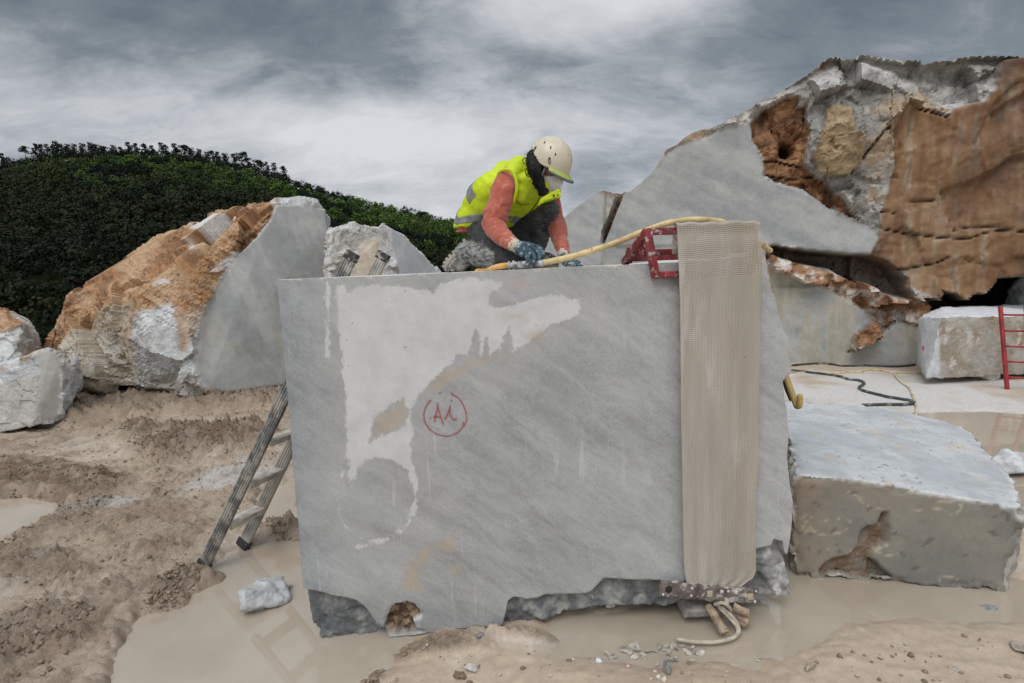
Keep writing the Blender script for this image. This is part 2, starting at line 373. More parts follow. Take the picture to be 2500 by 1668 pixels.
for poly, hh, fall in MOUND:
    m_ = ss(-(sdpoly(qi, poly) + wob * .5), -fall, fall * .6)
    mnd = np.maximum(mnd, m_); h = h + m_ * hh * (.30 + .55 * ss(clod, -.2, .7) + 1.6 * lump) + m_ * (.055 if hh > .1 else .02) * np.maximum(fbm(pi_, 8, 4, 46, .65) + .1, 0) * 2
k_ = ss(wetm, -.03, .10 + .16 * (1 - left)); h = h * k_ - .045 * (1 - k_)
h += (mnd * .022 + left * .007) * perlin(pi_ * 42, 5) * k_ + left * k_ * .006 * ridged(pi_, 30, 2, 6)
Z = np.zeros(len(q)); Z[near] = h
# quarry floor falls away behind the boulders on the left
rim = 10.6 + 1.2 * np.sin(q[:, 0] * .5)
drop = ss(q[:, 1], rim, rim + 26) * (1 - ss(q[:, 0], 7, 30) * (1 - ss(q[:, 1], 30, 80)))
Z -= 36 * drop
V = np.stack([q[:, 0], q[:, 1], Z], 1)
idx = np.arange(nx * ny).reshape(ny, nx); F = np.stack([idx[:-1, :-1], idx[:-1, 1:], idx[1:, 1:], idx[1:, :-1]], -1).reshape(-1, 4)
me = mkmesh('ground', V, F)
c = np.tile(np.array([.46, .365, .275]), (len(q), 1)); ci = c[near]
t1 = fbm(pi_, .9, 4, 71); t2 = fbm(pi_, 5, 5, 72, .6)
ci = lerp(ci, [.53, .44, .35], ss(t1 + .5 * t2, 0, .35)); ci = lerp(ci, [.38, .29, .21], ss(-t1 + .6 * t2, .05, .4) * .6); ci = lerp(ci, [.33, .245, .17], left * cl_ * (.25 + .6 * (fid < .35)))
dk = ss(patch * left + .9 * t2, .55, 1.1); ci = lerp(ci, [.25, .175, .12], dk * .5)
ci = lerp(ci, [.31, .225, .155], mnd * (.40 + .4 * ss(t2, -.1, .25)))
DARKM = gp([(-200, 1160), (-60, 1130), (90, 1128), (260, 1160), (330, 1172), (250, 1215), (130, 1235), (0, 1222), (-200, 1225)])
ci = lerp(ci, [.20, .13, .08], ss(-(sdpoly(qi, DARKM) + wob), -.05, .05) * ss(t2, -.25, .1) * .8)
ci = lerp(ci, [.22, .145, .09], ss(-(sdpoly(qi, MOUND[1][0]) + wob), -.02, .12) * ss(t2, -.2, .15) * .75)
WHITE = [gp([(1880, 905), (2240, 905), (2262, 925), (2700, 930), (2700, 1010), (2420, 1008), (2260, 1012), (2200, 1016), (1900, 1000)]),
         gp([(440, 1205), (540, 1140), (700, 1105), (700, 1160), (560, 1190), (480, 1215)]), gp([(150, 1252), (300, 1225), (330, 1240), (180, 1262)]),
         gp([(230, 1230), (350, 1215), (330, 1232), (240, 1246)]), gp([(90, 1370), (140, 1370), (130, 1385), (90, 1385)]), gp([(-40, 1440), (60, 1425), (50, 1445), (-40, 1470)]), gp([(1180, 1560), (1560, 1560), (1640, 1600), (1400, 1600)])]
for n_, w_ in enumerate(WHITE):
    m_ = ss(-(sdpoly(qi, w_) + wob * (3 if n_ == 0 else .8)), -.10, .10) * ss(t2 if n_ else t1 + .25 * t2, -.35, .10); ci = lerp(ci, [.58, .565, .545], m_ * (.9, .75, .6, .6, .5, .5, .45)[n_])
wet = 1 - ss(wetm, .0, .22); ci = lerp(ci, ci * .70, wet * .8)
smooth_wet = (1 - left) * (1 - ss(qi[:, 1], 3.2, 5.0)); 
c[near] = ci; far_ = q[:, 1] > 17; c[far_] = (.05, .075, .03)
rg = np.ones(len(q)) * .9; rg[near] = .25 + .75 * np.maximum(left * .8, mnd)
gl = np.zeros(len(q)); gl[near] = np.maximum(wet, smooth_wet * .75 * ss(fbm(pi_, 2.2, 3, 81), -.45, .2))
attr(me, 'col', c); attr(me, 'rough', rg); attr(me, 'wet', gl)
m, b = material('mud'); v = objco(); cc = attr_n('col'); rgn = attr_n('rough', True); wn = attr_n('wet', True)
a1 = noise(v, 22, 7, .65); a2 = noise(v, 130, 5, .7)
kk = mth('ADD', mth('MULTIPLY', mth('SUBTRACT', a1, .5), .62), mth('MULTIPLY', mth('SUBTRACT', a2, .5), mth('ADD', mth('MULTIPLY', rgn, 1.1), .18)))
L(mixc(1.0, cc, mth('ADD', kk, 1.0), 'MULTIPLY'), b.inputs['Base Color'])
L(ramp(wn, 0, 1, .8, .30), b.inputs['Roughness'])
L(bump(mth('ADD', noise(v, 55, 8, .72), mth('MULTIPLY', noise(v, 18, 5, .6), .8)), .024, mth('MULTIPLY', mth('ADD', rgn, .05), ramp(wn, 0, 1, 1, .35))), b.inputs['Normal'])
ground = tag(obj('ground', me, m), kind='structure')
def gz(x, y):
    i = min(max(np.searchsorted(gx, x), 1), nx - 1); j = min(max(np.searchsorted(gy, y), 1), ny - 1)
    return float(Z.reshape(ny, nx)[j, i])
# muddy water standing in the low places
m, b = material('muddy_water'); v = objco()
L(mixc(ramp(noise(v, 1.3, 4, .6), .35, .65), (.40, .335, .26), (.45, .385, .305)), b.inputs['Base Color']); b.inputs['Roughness'].default_value = .03
b.inputs['IOR'].default_value = 2.0; L(bump(noise(v, 2.5, 2, .5), .004, .06), b.inputs['Normal'])
me = mkmesh('water', [(-7, .6, -.014), (9, .6, -.014), (9, 8, -.014), (-7, 8, -.014)], [(0, 1, 2, 3)], False)
tag(obj('water', me, m), kind='structure')
# ================================================================== wooded hill
RD = 360.0
RPX = [(-700, 470), (-300, 420), (0, 395), (130, 372), (250, 366), (400, 368), (500, 380), (600, 400), (700, 428), (800, 458), (900, 488), (1000, 510), (1130, 542), (1300, 590), (1500, 640), (1900, 665)]
_rp = np.array([P(x, y, RD) for x, y in RPX]); _rs = _rp[:, 0] / RD
def ridge_z(s_): return np.interp(s_, _rs, _rp[:, 2]) - 7.5
def hill_z(x, y):
    s_ = x / np.maximum(y, 60); t = np.clip((y - 60) / (RD - 60), 0, 1); zr = ridge_z(s_)
    z = -38 + (zr + 38) * (t ** .85) + 3.0 * np.sin(x * .045 + y * .03) * t * (1 - t) * 2 + 4 * np.sin(x * .021 - y * .017) * (1 - t) * t * 2
    return np.where(y > RD, zr - (y - RD) * .35, z)
hx = np.linspace(-620, 330, 180); hy = np.linspace(60, 560, 110); X2, Y2 = np.meshgrid(hx, hy)
Vh = np.stack([X2.ravel(), Y2.ravel(), hill_z(X2.ravel(), Y2.ravel())], 1); ih = np.arange(len(hx) * len(hy)).reshape(len(hy), len(hx))
Fh = np.stack([ih[:-1, :-1], ih[:-1, 1:], ih[1:, 1:], ih[1:, :-1]], -1).reshape(-1, 4)
tag(obj('hill', mkmesh('hill', Vh, Fh), simple('forest_floor', (.010, .014, .006), 1, nsc=.08, nam=.4, spec=0)), kind='structure')
def leaf_quads(C_, N_, size):
    n = len(C_); r1 = RNG.normal(size=(n, 3)); t = np.cross(N_, r1); t /= np.linalg.norm(t, axis=1)[:, None]; b_ = np.cross(N_, t)
    s1 = (size * RNG.uniform(.6, 1.3, n))[:, None]; s2 = (size * RNG.uniform(.5, 1.1, n))[:, None]
    V_ = np.stack([C_ - t * s1, C_ - b_ * s2, C_ + t * s1, C_ + b_ * s2], 1).reshape(-1, 3)
    return V_, np.arange(4 * n).reshape(n, 4)
def blob_crown(c0, rx, rz, n, lumps=7, size=.55, flat=0):
    lc = RNG.normal(size=(lumps, 3)); lc /= np.linalg.norm(lc, axis=1)[:, None]; lc *= RNG.uniform(.35, .72, (lumps, 1)); lc[:, 2] = lc[:, 2] * .8 + .1
    k = RNG.integers(0, lumps, n); d = RNG.normal(size=(n, 3)); d /= np.linalg.norm(d, axis=1)[:, None]
    d[:, 2] = np.where(RNG.random(n) < .65, np.abs(d[:, 2]), d[:, 2])
    pts = lc[k] + d * RNG.uniform(.30, .52, n)[:, None]; nn_ = d + RNG.normal(size=(n, 3)) * .10; nn_ /= np.linalg.norm(nn_, axis=1)[:, None]
    return c0 + pts * np.array([rx, rx, rz]), nn_
NT = 6500; Vs = []; Fs = []; Cs = []; off = 0
tx = []; 
while len(tx) < NT:
    y = RNG.uniform(95, RD + 6); s_ = RNG.uniform(-1.15, .36)
    if RNG.random() < (y / RD): tx.append((s_ * y, y, s_))
for x, y, s_ in tx:
    z = float(hill_z(np.array([x]), np.array([y]))[0]); t = (y - 60) / (RD - 60)
    g1 = float(perlin(np.array([[x / 45., y / 45., 0]]), 9)[0]); g2 = RNG.random()
    con = (t > .90 and s_ < -.30) or (g1 + g2 * .5 > .50); rx = RNG.uniform(1.5, 4.4) * (.8 if con else 1); rz = rx * (1.35 if con else 1.0)
    n = 100 if y > 180 else 120
    C_, N_ = blob_crown(np.array([x, y, z + rz * .9 + 1]), rx, rz, n, 5 if con else 8)
    V_, F_ = leaf_quads(C_, N_, np.full(n, .11 * rx + .10))
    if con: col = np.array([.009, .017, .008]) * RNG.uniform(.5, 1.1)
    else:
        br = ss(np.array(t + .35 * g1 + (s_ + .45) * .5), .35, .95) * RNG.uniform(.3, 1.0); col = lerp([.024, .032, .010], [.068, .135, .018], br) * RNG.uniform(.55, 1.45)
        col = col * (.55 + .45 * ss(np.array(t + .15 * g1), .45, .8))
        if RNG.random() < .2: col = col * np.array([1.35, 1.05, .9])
    cv = np.repeat(col[None, :] * RNG.uniform(.85, 1.15, (n, 1)), 4, 0)
    Vs.append(V_); Fs.append(F_ + off); Cs.append(cv); off += len(V_)
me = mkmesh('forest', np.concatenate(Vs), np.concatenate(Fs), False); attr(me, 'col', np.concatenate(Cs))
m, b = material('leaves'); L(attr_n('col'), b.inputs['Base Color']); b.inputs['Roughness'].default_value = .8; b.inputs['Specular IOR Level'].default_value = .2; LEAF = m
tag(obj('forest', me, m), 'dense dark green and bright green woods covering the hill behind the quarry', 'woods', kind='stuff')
BARK = simple('bark', (.035, .026, .02), .9)
def make_pine(kind):
    hgt = 1.0; n = 420; C_ = []; N_ = []
    lv = 6 if kind != 1 else 4
    for i in range(lv):
        zc_ = .42 + .52 * i / (lv - 1) if kind != 1 else .68 + .28 * i / (lv - 1); rr = (.27 - .16 * i / (lv - 1)) * RNG.uniform(.6, 1.3) + (.10 if kind == 1 else 0)
        for k in range(5):
            a = RNG.uniform(0, 6.28); ctr = np.array([math.cos(a) * rr * .55, math.sin(a) * rr * .55, zc_ + RNG.normal() * .02]); m_ = n // (lv * 5)
            d = RNG.normal(size=(m_, 3)); d /= np.linalg.norm(d, axis=1)[:, None]; C_.append(ctr + d * np.array([rr * .6, rr * .6, .05])); d[:, 2] += .6; N_.append(d / np.linalg.norm(d, axis=1)[:, None])
    C_ = np.concatenate(C_); N_ = np.concatenate(N_); V_, F_ = leaf_quads(C_, N_, np.full(len(C_), .035))
    mc = mkmesh('crown', V_, F_, False); attr(mc, 'col', np.tile(np.array([.008, .015, .008]), (len(V_), 1)) * RNG.uniform(.6, 1.3, (len(V_), 1)))
    mc.materials.append(LEAF)
    V_, F_ = tube([(0, 0, -.1), (.01, 0, .4), (0, .01, .93)], [.022, .016, .004], 6); mt = mkmesh('trunk', V_, F_); mt.materials.append(BARK); return mt, mc
PV = [make_pine(k) for k in (0, 1, 2, 1)]
def pine(px, ytop, hgt, kind, label, group=None):
    s_ = P(px, ytop, RD); zt = s_[2]; base = zt - hgt
    r_ = empty('pine_tree', (s_[0], RD, base), label, 'tree', group); a = RNG.uniform(0, 6.28)
    for me_ in PV[kind]:
        o = bpy.data.objects.new(me_.name.split('.')[0], me_); COL.objects.link(o); o.parent = r_; o.scale = (hgt * (1.15 if kind % 2 else .95),) * 2 + (hgt,); o.rotation_euler[2] = a
pine(58, 358, 11, 1, 'lone flat-topped pine standing clear of the others at the left end of the ridge')
pine(132, 345, 15, 2, 'tallest dark pine on the skyline of the wooded ridge')
for i, (px, yt) in enumerate([(-20, 372), (3, 375), (85, 355), (98, 352), (113, 350), (150, 352), (164, 350), (180, 353), (200, 350), (218, 352), (234, 350), (252, 356), (275, 358), (292, 357), (312, 352), (330, 353), (350, 351), (370, 352), (392, 352), (402, 353),
                            (425, 356), (445, 356), (465, 361), (485, 363), (510, 366), (530, 370), (548, 371), (570, 374), (588, 375), (604, 384), (628, 393), (650, 396), (668, 402), (690, 408)]):
    pine(px, yt + RNG.uniform(-5, 4), RNG.uniform(10, 15), int(RNG.choice([0, 2, 2, 1])), 'dark pine in the close row along the skyline of the wooded ridge', 'pines in a row along the top of the ridge')
# ================================================================== the big sawn block
def T(z, ox, oy, sc): return [(ox + x / sc, oy + y / sc) for x, y in z]
BA = G(790, 1560); BB = G(1860, 1505); BT = nrm(BB - BA); BN = np.array([-BT[1], BT[0], 0.])   # BN points into the block
def FPt(x, y, off=0.0): return OP(x, y, BA + BN * off, BN)
def cut_stone_mat(name):
    m, b = material(name); v = objco(); c = attr_n('col'); rg = attr_n('rough', True); pl = attr_n('plaster', True); og = attr_n('stain', True)
    vr = rotsc(v, -34, (.7, 1, 2.4)); vr2 = rotsc(v, -40, (1.3, 1, 5.0))
    big = noise(vr, 2.2, 5, .55, .6); med = noise(vr2, 4.5, 7, .62, .8); gr = noise(v, 170, 3, .6); mid = noise(v, 38, 5, .65)
    k = mth('ADD', mth('MULTIPLY', mth('SUBTRACT', big, .5), .85), mth('MULTIPLY', mth('SUBTRACT', med, .5), .68))
    k = mth('ADD', k, mth('MULTIPLY', mth('SUBTRACT', gr, .5), .75)); k = mth('ADD', k, mth('MULTIPLY', mth('SUBTRACT', mid, .5), mth('ADD', mth('MULTIPLY', rg, 1.0), .30)))
    cc = mixc(1.0, c, mth('ADD', k, 1.0), 'MULTIPLY')
    film = mth('MULTIPLY', ramp(mth('ADD', pl, mth('MULTIPLY', mth('SUBTRACT', noise(v, 4, 6, .65), .5), .7)), .0, .25, .22, 0), mth('SUBTRACT', 1.0, rg)); cc = mixc(film, cc, (.56, .555, .54))
    # pale chalky streaks and water runs on the sawn face
    run = noise(mapping(v, sc=(9, 1, .7)), 3.0, 6, .7); cc = mixc(mth('MULTIPLY', mth('MULTIPLY', ramp(run, .56, .72), ramp(noise(v, 1.7, 3), .42, .62)), mth('SUBTRACT', .5, mth('MULTIPLY', rg, .5))), cc, (.60, .60, .585))
    spk = ramp(noise(v, 26, 6, .8), .66, .72); cc = mixc(mth('MULTIPLY', spk, .55), cc, (.62, .62, .60))
    # thin skin of filler: the attribute is the distance to its rim in metres
    d = mth('ADD', pl, mth('ADD', mth('MULTIPLY', mth('SUBTRACT', noise(v, 14, 8, .75), .5), .085), mth('MULTIPLY', mth('SUBTRACT', noise(mapping(v, sc=(3.5, 1, 1)), 50, 4, .6), .5), .03)))
    pm = ramp(d, -.007, .005, .90, 0); pc = mixc(ramp(noise(v, 9, 6, .65), .35, .7), (.63, .63, .625), (.54, .54, .53))
    pc = mixc(ramp(noise(v, 30, 5, .75), .655, .70), pc, (.36, .30, .23))
    cc = mixc(pm, cc, pc)
    ds = mth('ADD', og, mth('MULTIPLY', mth('SUBTRACT', noise(v, 16, 8, .75), .5), .14)); sm = ramp(ds, -.03, .015, 1, 0)
    cc = mixc(mth('MULTIPLY', sm, .50), cc, mixc(noise(v, 14, 5), (.50, .36, .22), (.42, .33, .23)))
    L(cc, b.inputs['Base Color']); b.inputs['Roughness'].default_value = .62
    hgt = mth('ADD', mth('MULTIPLY', pm, .8), mth('ADD', mth('MULTIPLY', mid, .35), mth('MULTIPLY', gr, .12)))
    hgt = mth('ADD', hgt, mth('MULTIPLY', mth('MULTIPLY', noise(v, 30, 6, .7), pm), .8))
    L(bump(hgt, .004, mth('ADD', mth('MULTIPLY', rg, .6), .38)), b.inputs['Normal']); return m
A_right = T([(45, 100), (55, 130), (70, 200), (85, 260), (100, 330), (115, 385), (126, 420), (148, 460), (147, 500), (150, 530), (158, 560), (157, 600), (135, 618), (122, 635), (128, 700), (136, 745), (140, 780), (147, 850), (142, 900), (140, 950), (150, 1050), (165, 1140), (160, 1190), (157, 1240), (150, 1310), (140, 1355), (128, 1345), (120, 1300), (85, 1290), (75, 1315), (10, 1330)], 1840, 560, 1.704)
A_bot = [(1780, 1350), (1668, 1420)] + T([(2250, 165), (2130, 150), (1990, 155), (1900, 150), (1820, 145), (1780, 190), (1740, 225), (1700, 235), (1600, 236), (1480, 240), (1440, 258), (1380, 262), (1300, 250), (1270, 270), (1255, 330), (1240, 410)], 700, 1350, 2.35)
A_bot2 = T([(1215, 425), (1100, 430), (950, 440), (830, 460), (700, 478), (590, 486), (560, 440), (535, 410), (490, 370), (470, 330), (440, 300), (400, 272), (370, 260), (240, 235), (160, 215), (95, 205)], 700, 1350, 2.35)
facepoly = [(675, 683), (1000, 671), (1400, 652), (1660, 641), (1800, 630)] + A_right + A_bot + A_bot2 + [(700, 960)]
lowpoly = [(741, 1405), (752, 1480), (756, 1512), (765, 1540), (790, 1556), (825, 1560), (855, 1562), (880, 1555), (920, 1560), (951, 1556), (1100, 1542), (1228, 1531), (1330, 1518), (1380, 1500), (1450, 1492), (1540, 1483), (1600, 1480), (1625, 1486), (1666, 1481), (1760, 1472), (1851, 1464), (1914, 1458), (1931, 1452), (1934, 1426), (1930, 1405), (1925, 1392), (1912, 1350), (1895, 1318), (1860, 1300)]
DB = 1.25
def wprism(poly, off, depth, shift=0.0):
    A = [FPt(x, y, off) for x, y in poly]; u0 = BA @ BT; Bk = []
    for p_ in A:
        u = (p_ - BA) @ BT; # left end is cut on the skew, so the back is narrower
        k = np.clip((1.35 - u) / 2.4, 0, 1); Bk.append(p_ + BN * (depth - off) + BT * k * .45)
    k = len(A); return A + Bk, [tuple(range(k)), tuple(range(2 * k - 1, k - 1, -1))] + [(i, i + k, (i + 1) % k + k, (i + 1) % k) for i in range(k)]
V, F = remesh([wprism(facepoly, 0, DB), wprism(lowpoly, .028, DB - .02)], .0085)
w = (V - BA) @ BN; on = np.abs(w) < .02; V[on] -= BN * w[on][:, None]; w = (V - BA) @ BN
px, py = proj(V); pq = np.stack([px, py], 1); Nn = vnormals(V, F); front = w < .06
sA = np.full(len(V), -50.); sA[front] = sdpoly(pq[front], facepoly)
tm = ss(V[:, 2], 1.675, 1.69); top = tm * (Nn[:, 2] > .5)
rough = np.where(front, ss(sA, -1.0, 3.0), 1.0); rough = np.where(w > .06, 1.0, rough); rough = rough * (1 - top)
rough *= 1 - ss(V[:, 2], 1.665, 1.685) * (w < .3)
f1, id1 = facet(V, 5.5, 3, .55, .9); f2, _ = facet(V + fbm(V, 7, 2, 5)[:, None] * .04, 14, 5, .5, .9)
d = rough * (-.018 + .16 * f1 + .16 * f2 + .012 * ridged(V, 9, 4, 8) + .010 * fbm(V, 40, 3, 9))
d = np.clip(d, -.06, .035); d = np.where(front, np.minimum(d, .012), d)
d += (1 - rough) * front * .0016 * fbm(V, 6, 4, 12)
low = front & (sA > 0); d[low] = np.clip(d[low], -.03, .022)
V0 = V.copy(); dirn = np.where(front[:, None], -BN * 1.0, Nn); V = V + dirn * d[:, None]
# brown crystal hole near the bottom left, chipped top edge
HOLE = T([(552, 440), (560, 380), (590, 320), (640, 290), (690, 278), (740, 300), (778, 350), (765, 380), (730, 390), (740, 430), (800, 455), (700, 475), (600, 480)], 700, 1350, 2.35)
sh = np.full(len(V), 50.); sh[front] = sdpoly(pq[front], HOLE) + 5 * fbm(V0[front], 30, 4, 14)
hm = ss(-sh, -2, 8) * front; V += BN * (hm * (.045 + .05 * np.abs(fbm(V0, 26, 4, 15)) - .025 * ridged(V0, 30, 3, 16)))[:, None]
PL = T([(300, 165), (335, 170), (345, 200), (400, 170), (480, 165), (600, 180), (680, 185), (715, 205), (745, 160), (830, 140), (960, 140), (1000, 170), (950, 210), (945, 250), (1000, 260), (1100, 240), (1150, 218), (1230, 210), (1330, 225), (1335, 290), (1250, 330), (1180, 360), (1120, 400), (1085, 440), (1050, 450), (1035, 340), (1000, 430), (950, 480), (935, 390), (915, 480), (895, 350), (860, 470), (810, 470), (790, 500), (740, 545), (690, 590), (650, 640), (620, 700), (620, 800), (615, 900), (640, 970), (645, 1060), (635, 1150), (595, 1165), (612, 1130), (628, 1080), (625, 1020), (600, 960), (540, 915), (470, 895), (410, 920), (380, 980), (352, 1030), (345, 980), (340, 900), (336, 700), (322, 500), (312, 380), (300, 280)], 650, 600, 1.742)
BP = T([(460, 740), (520, 690), (590, 650), (600, 720), (585, 760), (540, 790), (480, 810), (440, 840)], 650, 600, 1.742)
sc_ = .00178 # metres per photo pixel on the face
pl = np.full(len(V), 1.0); st = np.full(len(V), 1.0); fr = front & (rough < .5)
pl[fr] = sdpoly(pq[fr], PL) * sc_
arc = (sdline(pq[fr], T([(390, 1282), (450, 1275), (510, 1250), (560, 1215)], 650, 600, 1.742)) - 4.0) * sc_
str1 = (sdline(pq[fr], [(800, 690), (801, 780), (800, 868)]) - 4.5) * sc_; ring = (np.abs(np.hypot((pq[fr][:, 0] - 918) / 1.0, (pq[fr][:, 1] - 1215) / 1.12) - 96) - 3.0) * sc_; ring = ring + np.where(pq[fr][:, 0] < 915, .004, 0)
pl[fr] = np.minimum(np.minimum(pl[fr], arc), np.minimum(str1, ring)); pl[fr] = np.maximum(pl[fr], -(sdpoly(pq[fr], BP) - 1) * sc_)
ORG = [T([(570, 1450), (590, 1370), (640, 1300), (700, 1275), (770, 1240), (800, 1240), (800, 1290), (700, 1310), (675, 1350), (660, 1480), (600, 1480)], 650, 600, 1.742), T([(770, 1360), (830, 1350), (835, 1400), (780, 1400)], 650, 600, 1.742),
       T([(690, 600), (740, 545), (850, 490), (1050, 445), (1050, 475), (900, 510), (800, 560), (760, 610), (700, 640)], 650, 600, 1.742), T([(1040, 150), (1100, 150), (1100, 180), (1050, 185)], 650, 600, 1.742), T([(220, 140), (320, 137), (320, 146), (220, 148)], 650, 600, 1.742), T([(975, 290), (1110, 270), (1110, 320), (1000, 320)], 650, 600, 1.742), T([(1090, 370), (1200, 360), (1180, 410), (1110, 410)], 650, 600, 1.742), T([(820, 1480), (860, 1470), (840, 1500)], 650, 600, 1.742)]
so = np.full(fr.sum(), 9.)
for o_ in ORG: so = np.minimum(so, sdpoly(pq[fr], o_) * sc_)
st[fr] = np.minimum(so, sdpoly(pq[fr], BP) * sc_)
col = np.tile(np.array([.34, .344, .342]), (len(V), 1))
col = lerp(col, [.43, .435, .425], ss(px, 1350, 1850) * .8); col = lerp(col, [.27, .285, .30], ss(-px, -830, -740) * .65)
col = lerp(col, lerp([.11, .118, .122], [.27, .27, .255], ss(fbm(V0, 9, 5, 18, .6), -.1, .3)), rough)
col = lerp(col, lerp([.10, .055, .03], [.34, .24, .15], ss(fbm(V0, 30, 4, 19), -.1, .3)), hm)
rim_ = ss(-np.abs(sh + 1), -3.5, -.5) * front * (sh < 4) * (py < 1520); col = lerp(col, [.70, .69, .68], rim_ * .8)
chip = ss(fbm(V0, 24, 4, 22), .1, .3) * ss(V0[:, 2], 1.675, 1.688); col = lerp(col, [.58, .50, .42], np.clip(chip, 0, 1) * front); col = lerp(col, [.56, .55, .53], top)
be = (px > 1866) & (py < 715) & (px > 1868 + (py - 622) * .19) & front; col = lerp(col, [.30, .15, .06], be * .9)
lowr = rough * ss(px, 1840, 1900) * (py > 1300); col = lerp(col, lerp([.30, .30, .29], [.55, .54, .52], ss(fbm(V0, 14, 4, 23), -.1, .25)), lowr)
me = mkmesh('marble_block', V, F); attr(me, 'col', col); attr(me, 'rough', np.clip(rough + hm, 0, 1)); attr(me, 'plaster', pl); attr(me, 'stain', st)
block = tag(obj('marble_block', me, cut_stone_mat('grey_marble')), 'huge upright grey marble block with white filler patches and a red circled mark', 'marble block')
# red crayon mark
m, b = material('red_crayon'); v = objco(); b.inputs['Roughness'].default_value = .8
L(mixc(ramp(noise(v, 260, 3, .7), .50, .62, 0, .75), (.40, .055, .06), (.40, .36, .36)), b.inputs['Base Color'])
def ribbon(mb, pts, wd, proj_, lift=-.0022):
    q_ = catmull(pts, 5) if len(pts) > 2 else np.array(pts, float); Vr = []
    for i in range(len(q_)):
        t = q_[min(i + 1, len(q_) - 1)] - q_[max(i - 1, 0)]; t = t / max(np.linalg.norm(t), 1e-9); n_ = np.array([-t[1], t[0]]) * wd / 2
        for s_, o_ in ((1, 0), (-1, 0), (-1, .0008), (1, .0008)): Vr.append(proj_(q_[i][0] + n_[0] * s_, q_[i][1] + n_[1] * s_, lift - o_))
    K = len(q_); Fr = [(4 * i + a, 4 * i + (a + 1) % 4, 4 * i + 4 + (a + 1) % 4, 4 * i + 4 + a) for i in range(K - 1) for a in range(4)] + [(0, 1, 2, 3), (4 * K - 1, 4 * K - 2, 4 * K - 3, 4 * K - 4)]
    mb.add(Vr, Fr)
mb = MB(); A1 = lambda z: T(z, 1000, 940, 11.2)
for z, wd in [([(590, 405), (500, 500), (430, 620), (395, 740), (385, 860), (405, 980), (450, 1080), (520, 1180), (600, 1250), (700, 1320), (830, 1370), (960, 1390), (1090, 1388), (1200, 1355), (1300, 1310), (1390, 1220), (1450, 1130), (1480, 1010)], 2.6),
              ([(1110, 215), (1195, 240)], 1.8), ([(1160, 265), (1260, 310), (1370, 400), (1450, 520), (1510, 660), (1548, 800), (1555, 920), (1530, 1030), (1470, 1150)], 2.6), ([(780, 240), (830, 210), (880, 205)], 1.6),
              ([(765, 490), (768, 600), (740, 720), (700, 850), (680, 1020)], 3.0), ([(770, 600), (800, 720), (840, 850), (915, 1080)], 3.0), ([(640, 875), (720, 862), (830, 880)], 2.6), ([(545, 910), (590, 895)], 2.6),
              ([(1112, 560), (1100, 640), (1040, 770), (960, 950)], 2.8), ([(1100, 620), (1100, 760), (1130, 870), (1180, 940), (1240, 950), (1280, 895)], 2.8), ([(1120, 425), (1160, 420)], 4.5)]:
    ribbon(mb, A1(z), wd, FPt)
mb.build('crayon_mark', m, block, False)
# ================================================================== other stone
SM = stone_mat('broken_marble', 26, .030, .26); SMn = stone_mat('broken_marble_near', 60, .008, .20)
def build_stone(name, label, V, F, col, rough, mat, cat='boulder', group=None):
    me = mkmesh(name, V, F); attr(me, 'col', col); rough = np.clip(rough, 0, 1); attr(me, 'rough', rough)
    if isinstance(F, np.ndarray): me.polygons.foreach_set('use_smooth', rough[F[:, 0]] < .5)
    return tag(obj(name, me, mat), label, cat, group)
GREY = [.37, .385, .385]; WHT = [.62, .63, .63]; BRN = [.33, .165, .075]; DBR = [.15, .075, .035]; OCH = [.38, .27, .14]; BEI = [.50, .42, .31]
def veins(V, s=0, rot=.6):
    c_, s_ = math.cos(rot), math.sin(rot); Q = V @ np.array([[c_, 0, -s_], [0, 1, 0], [s_, 0, c_]]).T * np.array([.5, .8, 2.4]); return fbm(Q, 1.6, 6, s, .6)
# ---- cliff-like rock mass on the right
KA = G(1950, 885); KB = G(2250, 893); KT = nrm(KB - KA); KN = np.array([-KT[1], KT[0], 0.])
def KP(x, y, off=0.0): return OP(x, y, KA + KN * off, KN)
z5 = lambda z: T(z, 1350, 100, 1.844)
CL = z5([(318, 680), (345, 683), (362, 668), (400, 640), (450, 592), (470, 560), (482, 540), (510, 492), (560, 470), (590, 440), (625, 418), (665, 400), (700, 398), (760, 372), (800, 350), (850, 325), (900, 298), (935, 265), (1000, 250), (1030, 228), (1060, 205), (1130, 160), (1170, 140), (1200, 118), (1240, 75), (1310, 66), (1380, 62), (1420, 62), (1480, 72), (1530, 76), (1600, 86), (1660, 85), (1720, 82), (1800, 74), (1860, 70), (1920, 60), (1990, 62), (2040, 55), (2121, 60)]) + [(2700, 150), (3000, 260), (3100, 620), (3150, 930), (2600, 915), (2250, 900), (2100, 895), (1950, 889), (1700, 880), (1480, 860), (1466, 700)] + z5([(225, 1000), (229, 920), (262, 840), (290, 765), (312, 715)])
V, F = remesh([prism([KP(x, y) for x, y in CL], KN, 3.0)], .030)
w = (V - KA) @ KN; on = np.abs(w) < .08; V[on] -= KN * w[on][:, None]; w = (V - KA) @ KN
px, py = proj(V); pq = np.stack([px, py], 1); Nn = vnormals(V, F); fm = 1 - ss(w, .02, .10)
wob = 5 * fbm(V, 2.5, 4, 1) + 2 * fbm(V, 9, 3, 2)
gs = z5([(318, 680), (482, 540), (560, 470), (700, 430), (780, 380), (890, 372), (893, 420), (900, 450), (925, 490), (945, 520), (946, 560), (950, 600), (975, 622), (1000, 635), (1060, 640), (1130, 665), (1165, 690), (1200, 715), (1240, 745), (1300, 780), (1380, 810), (1460, 860), (1465, 900), (1430, 967), (1300, 960), (1140, 945), (1060, 930), (1000, 922), (960, 948), (900, 1500), (100, 1500), (215, 912)])
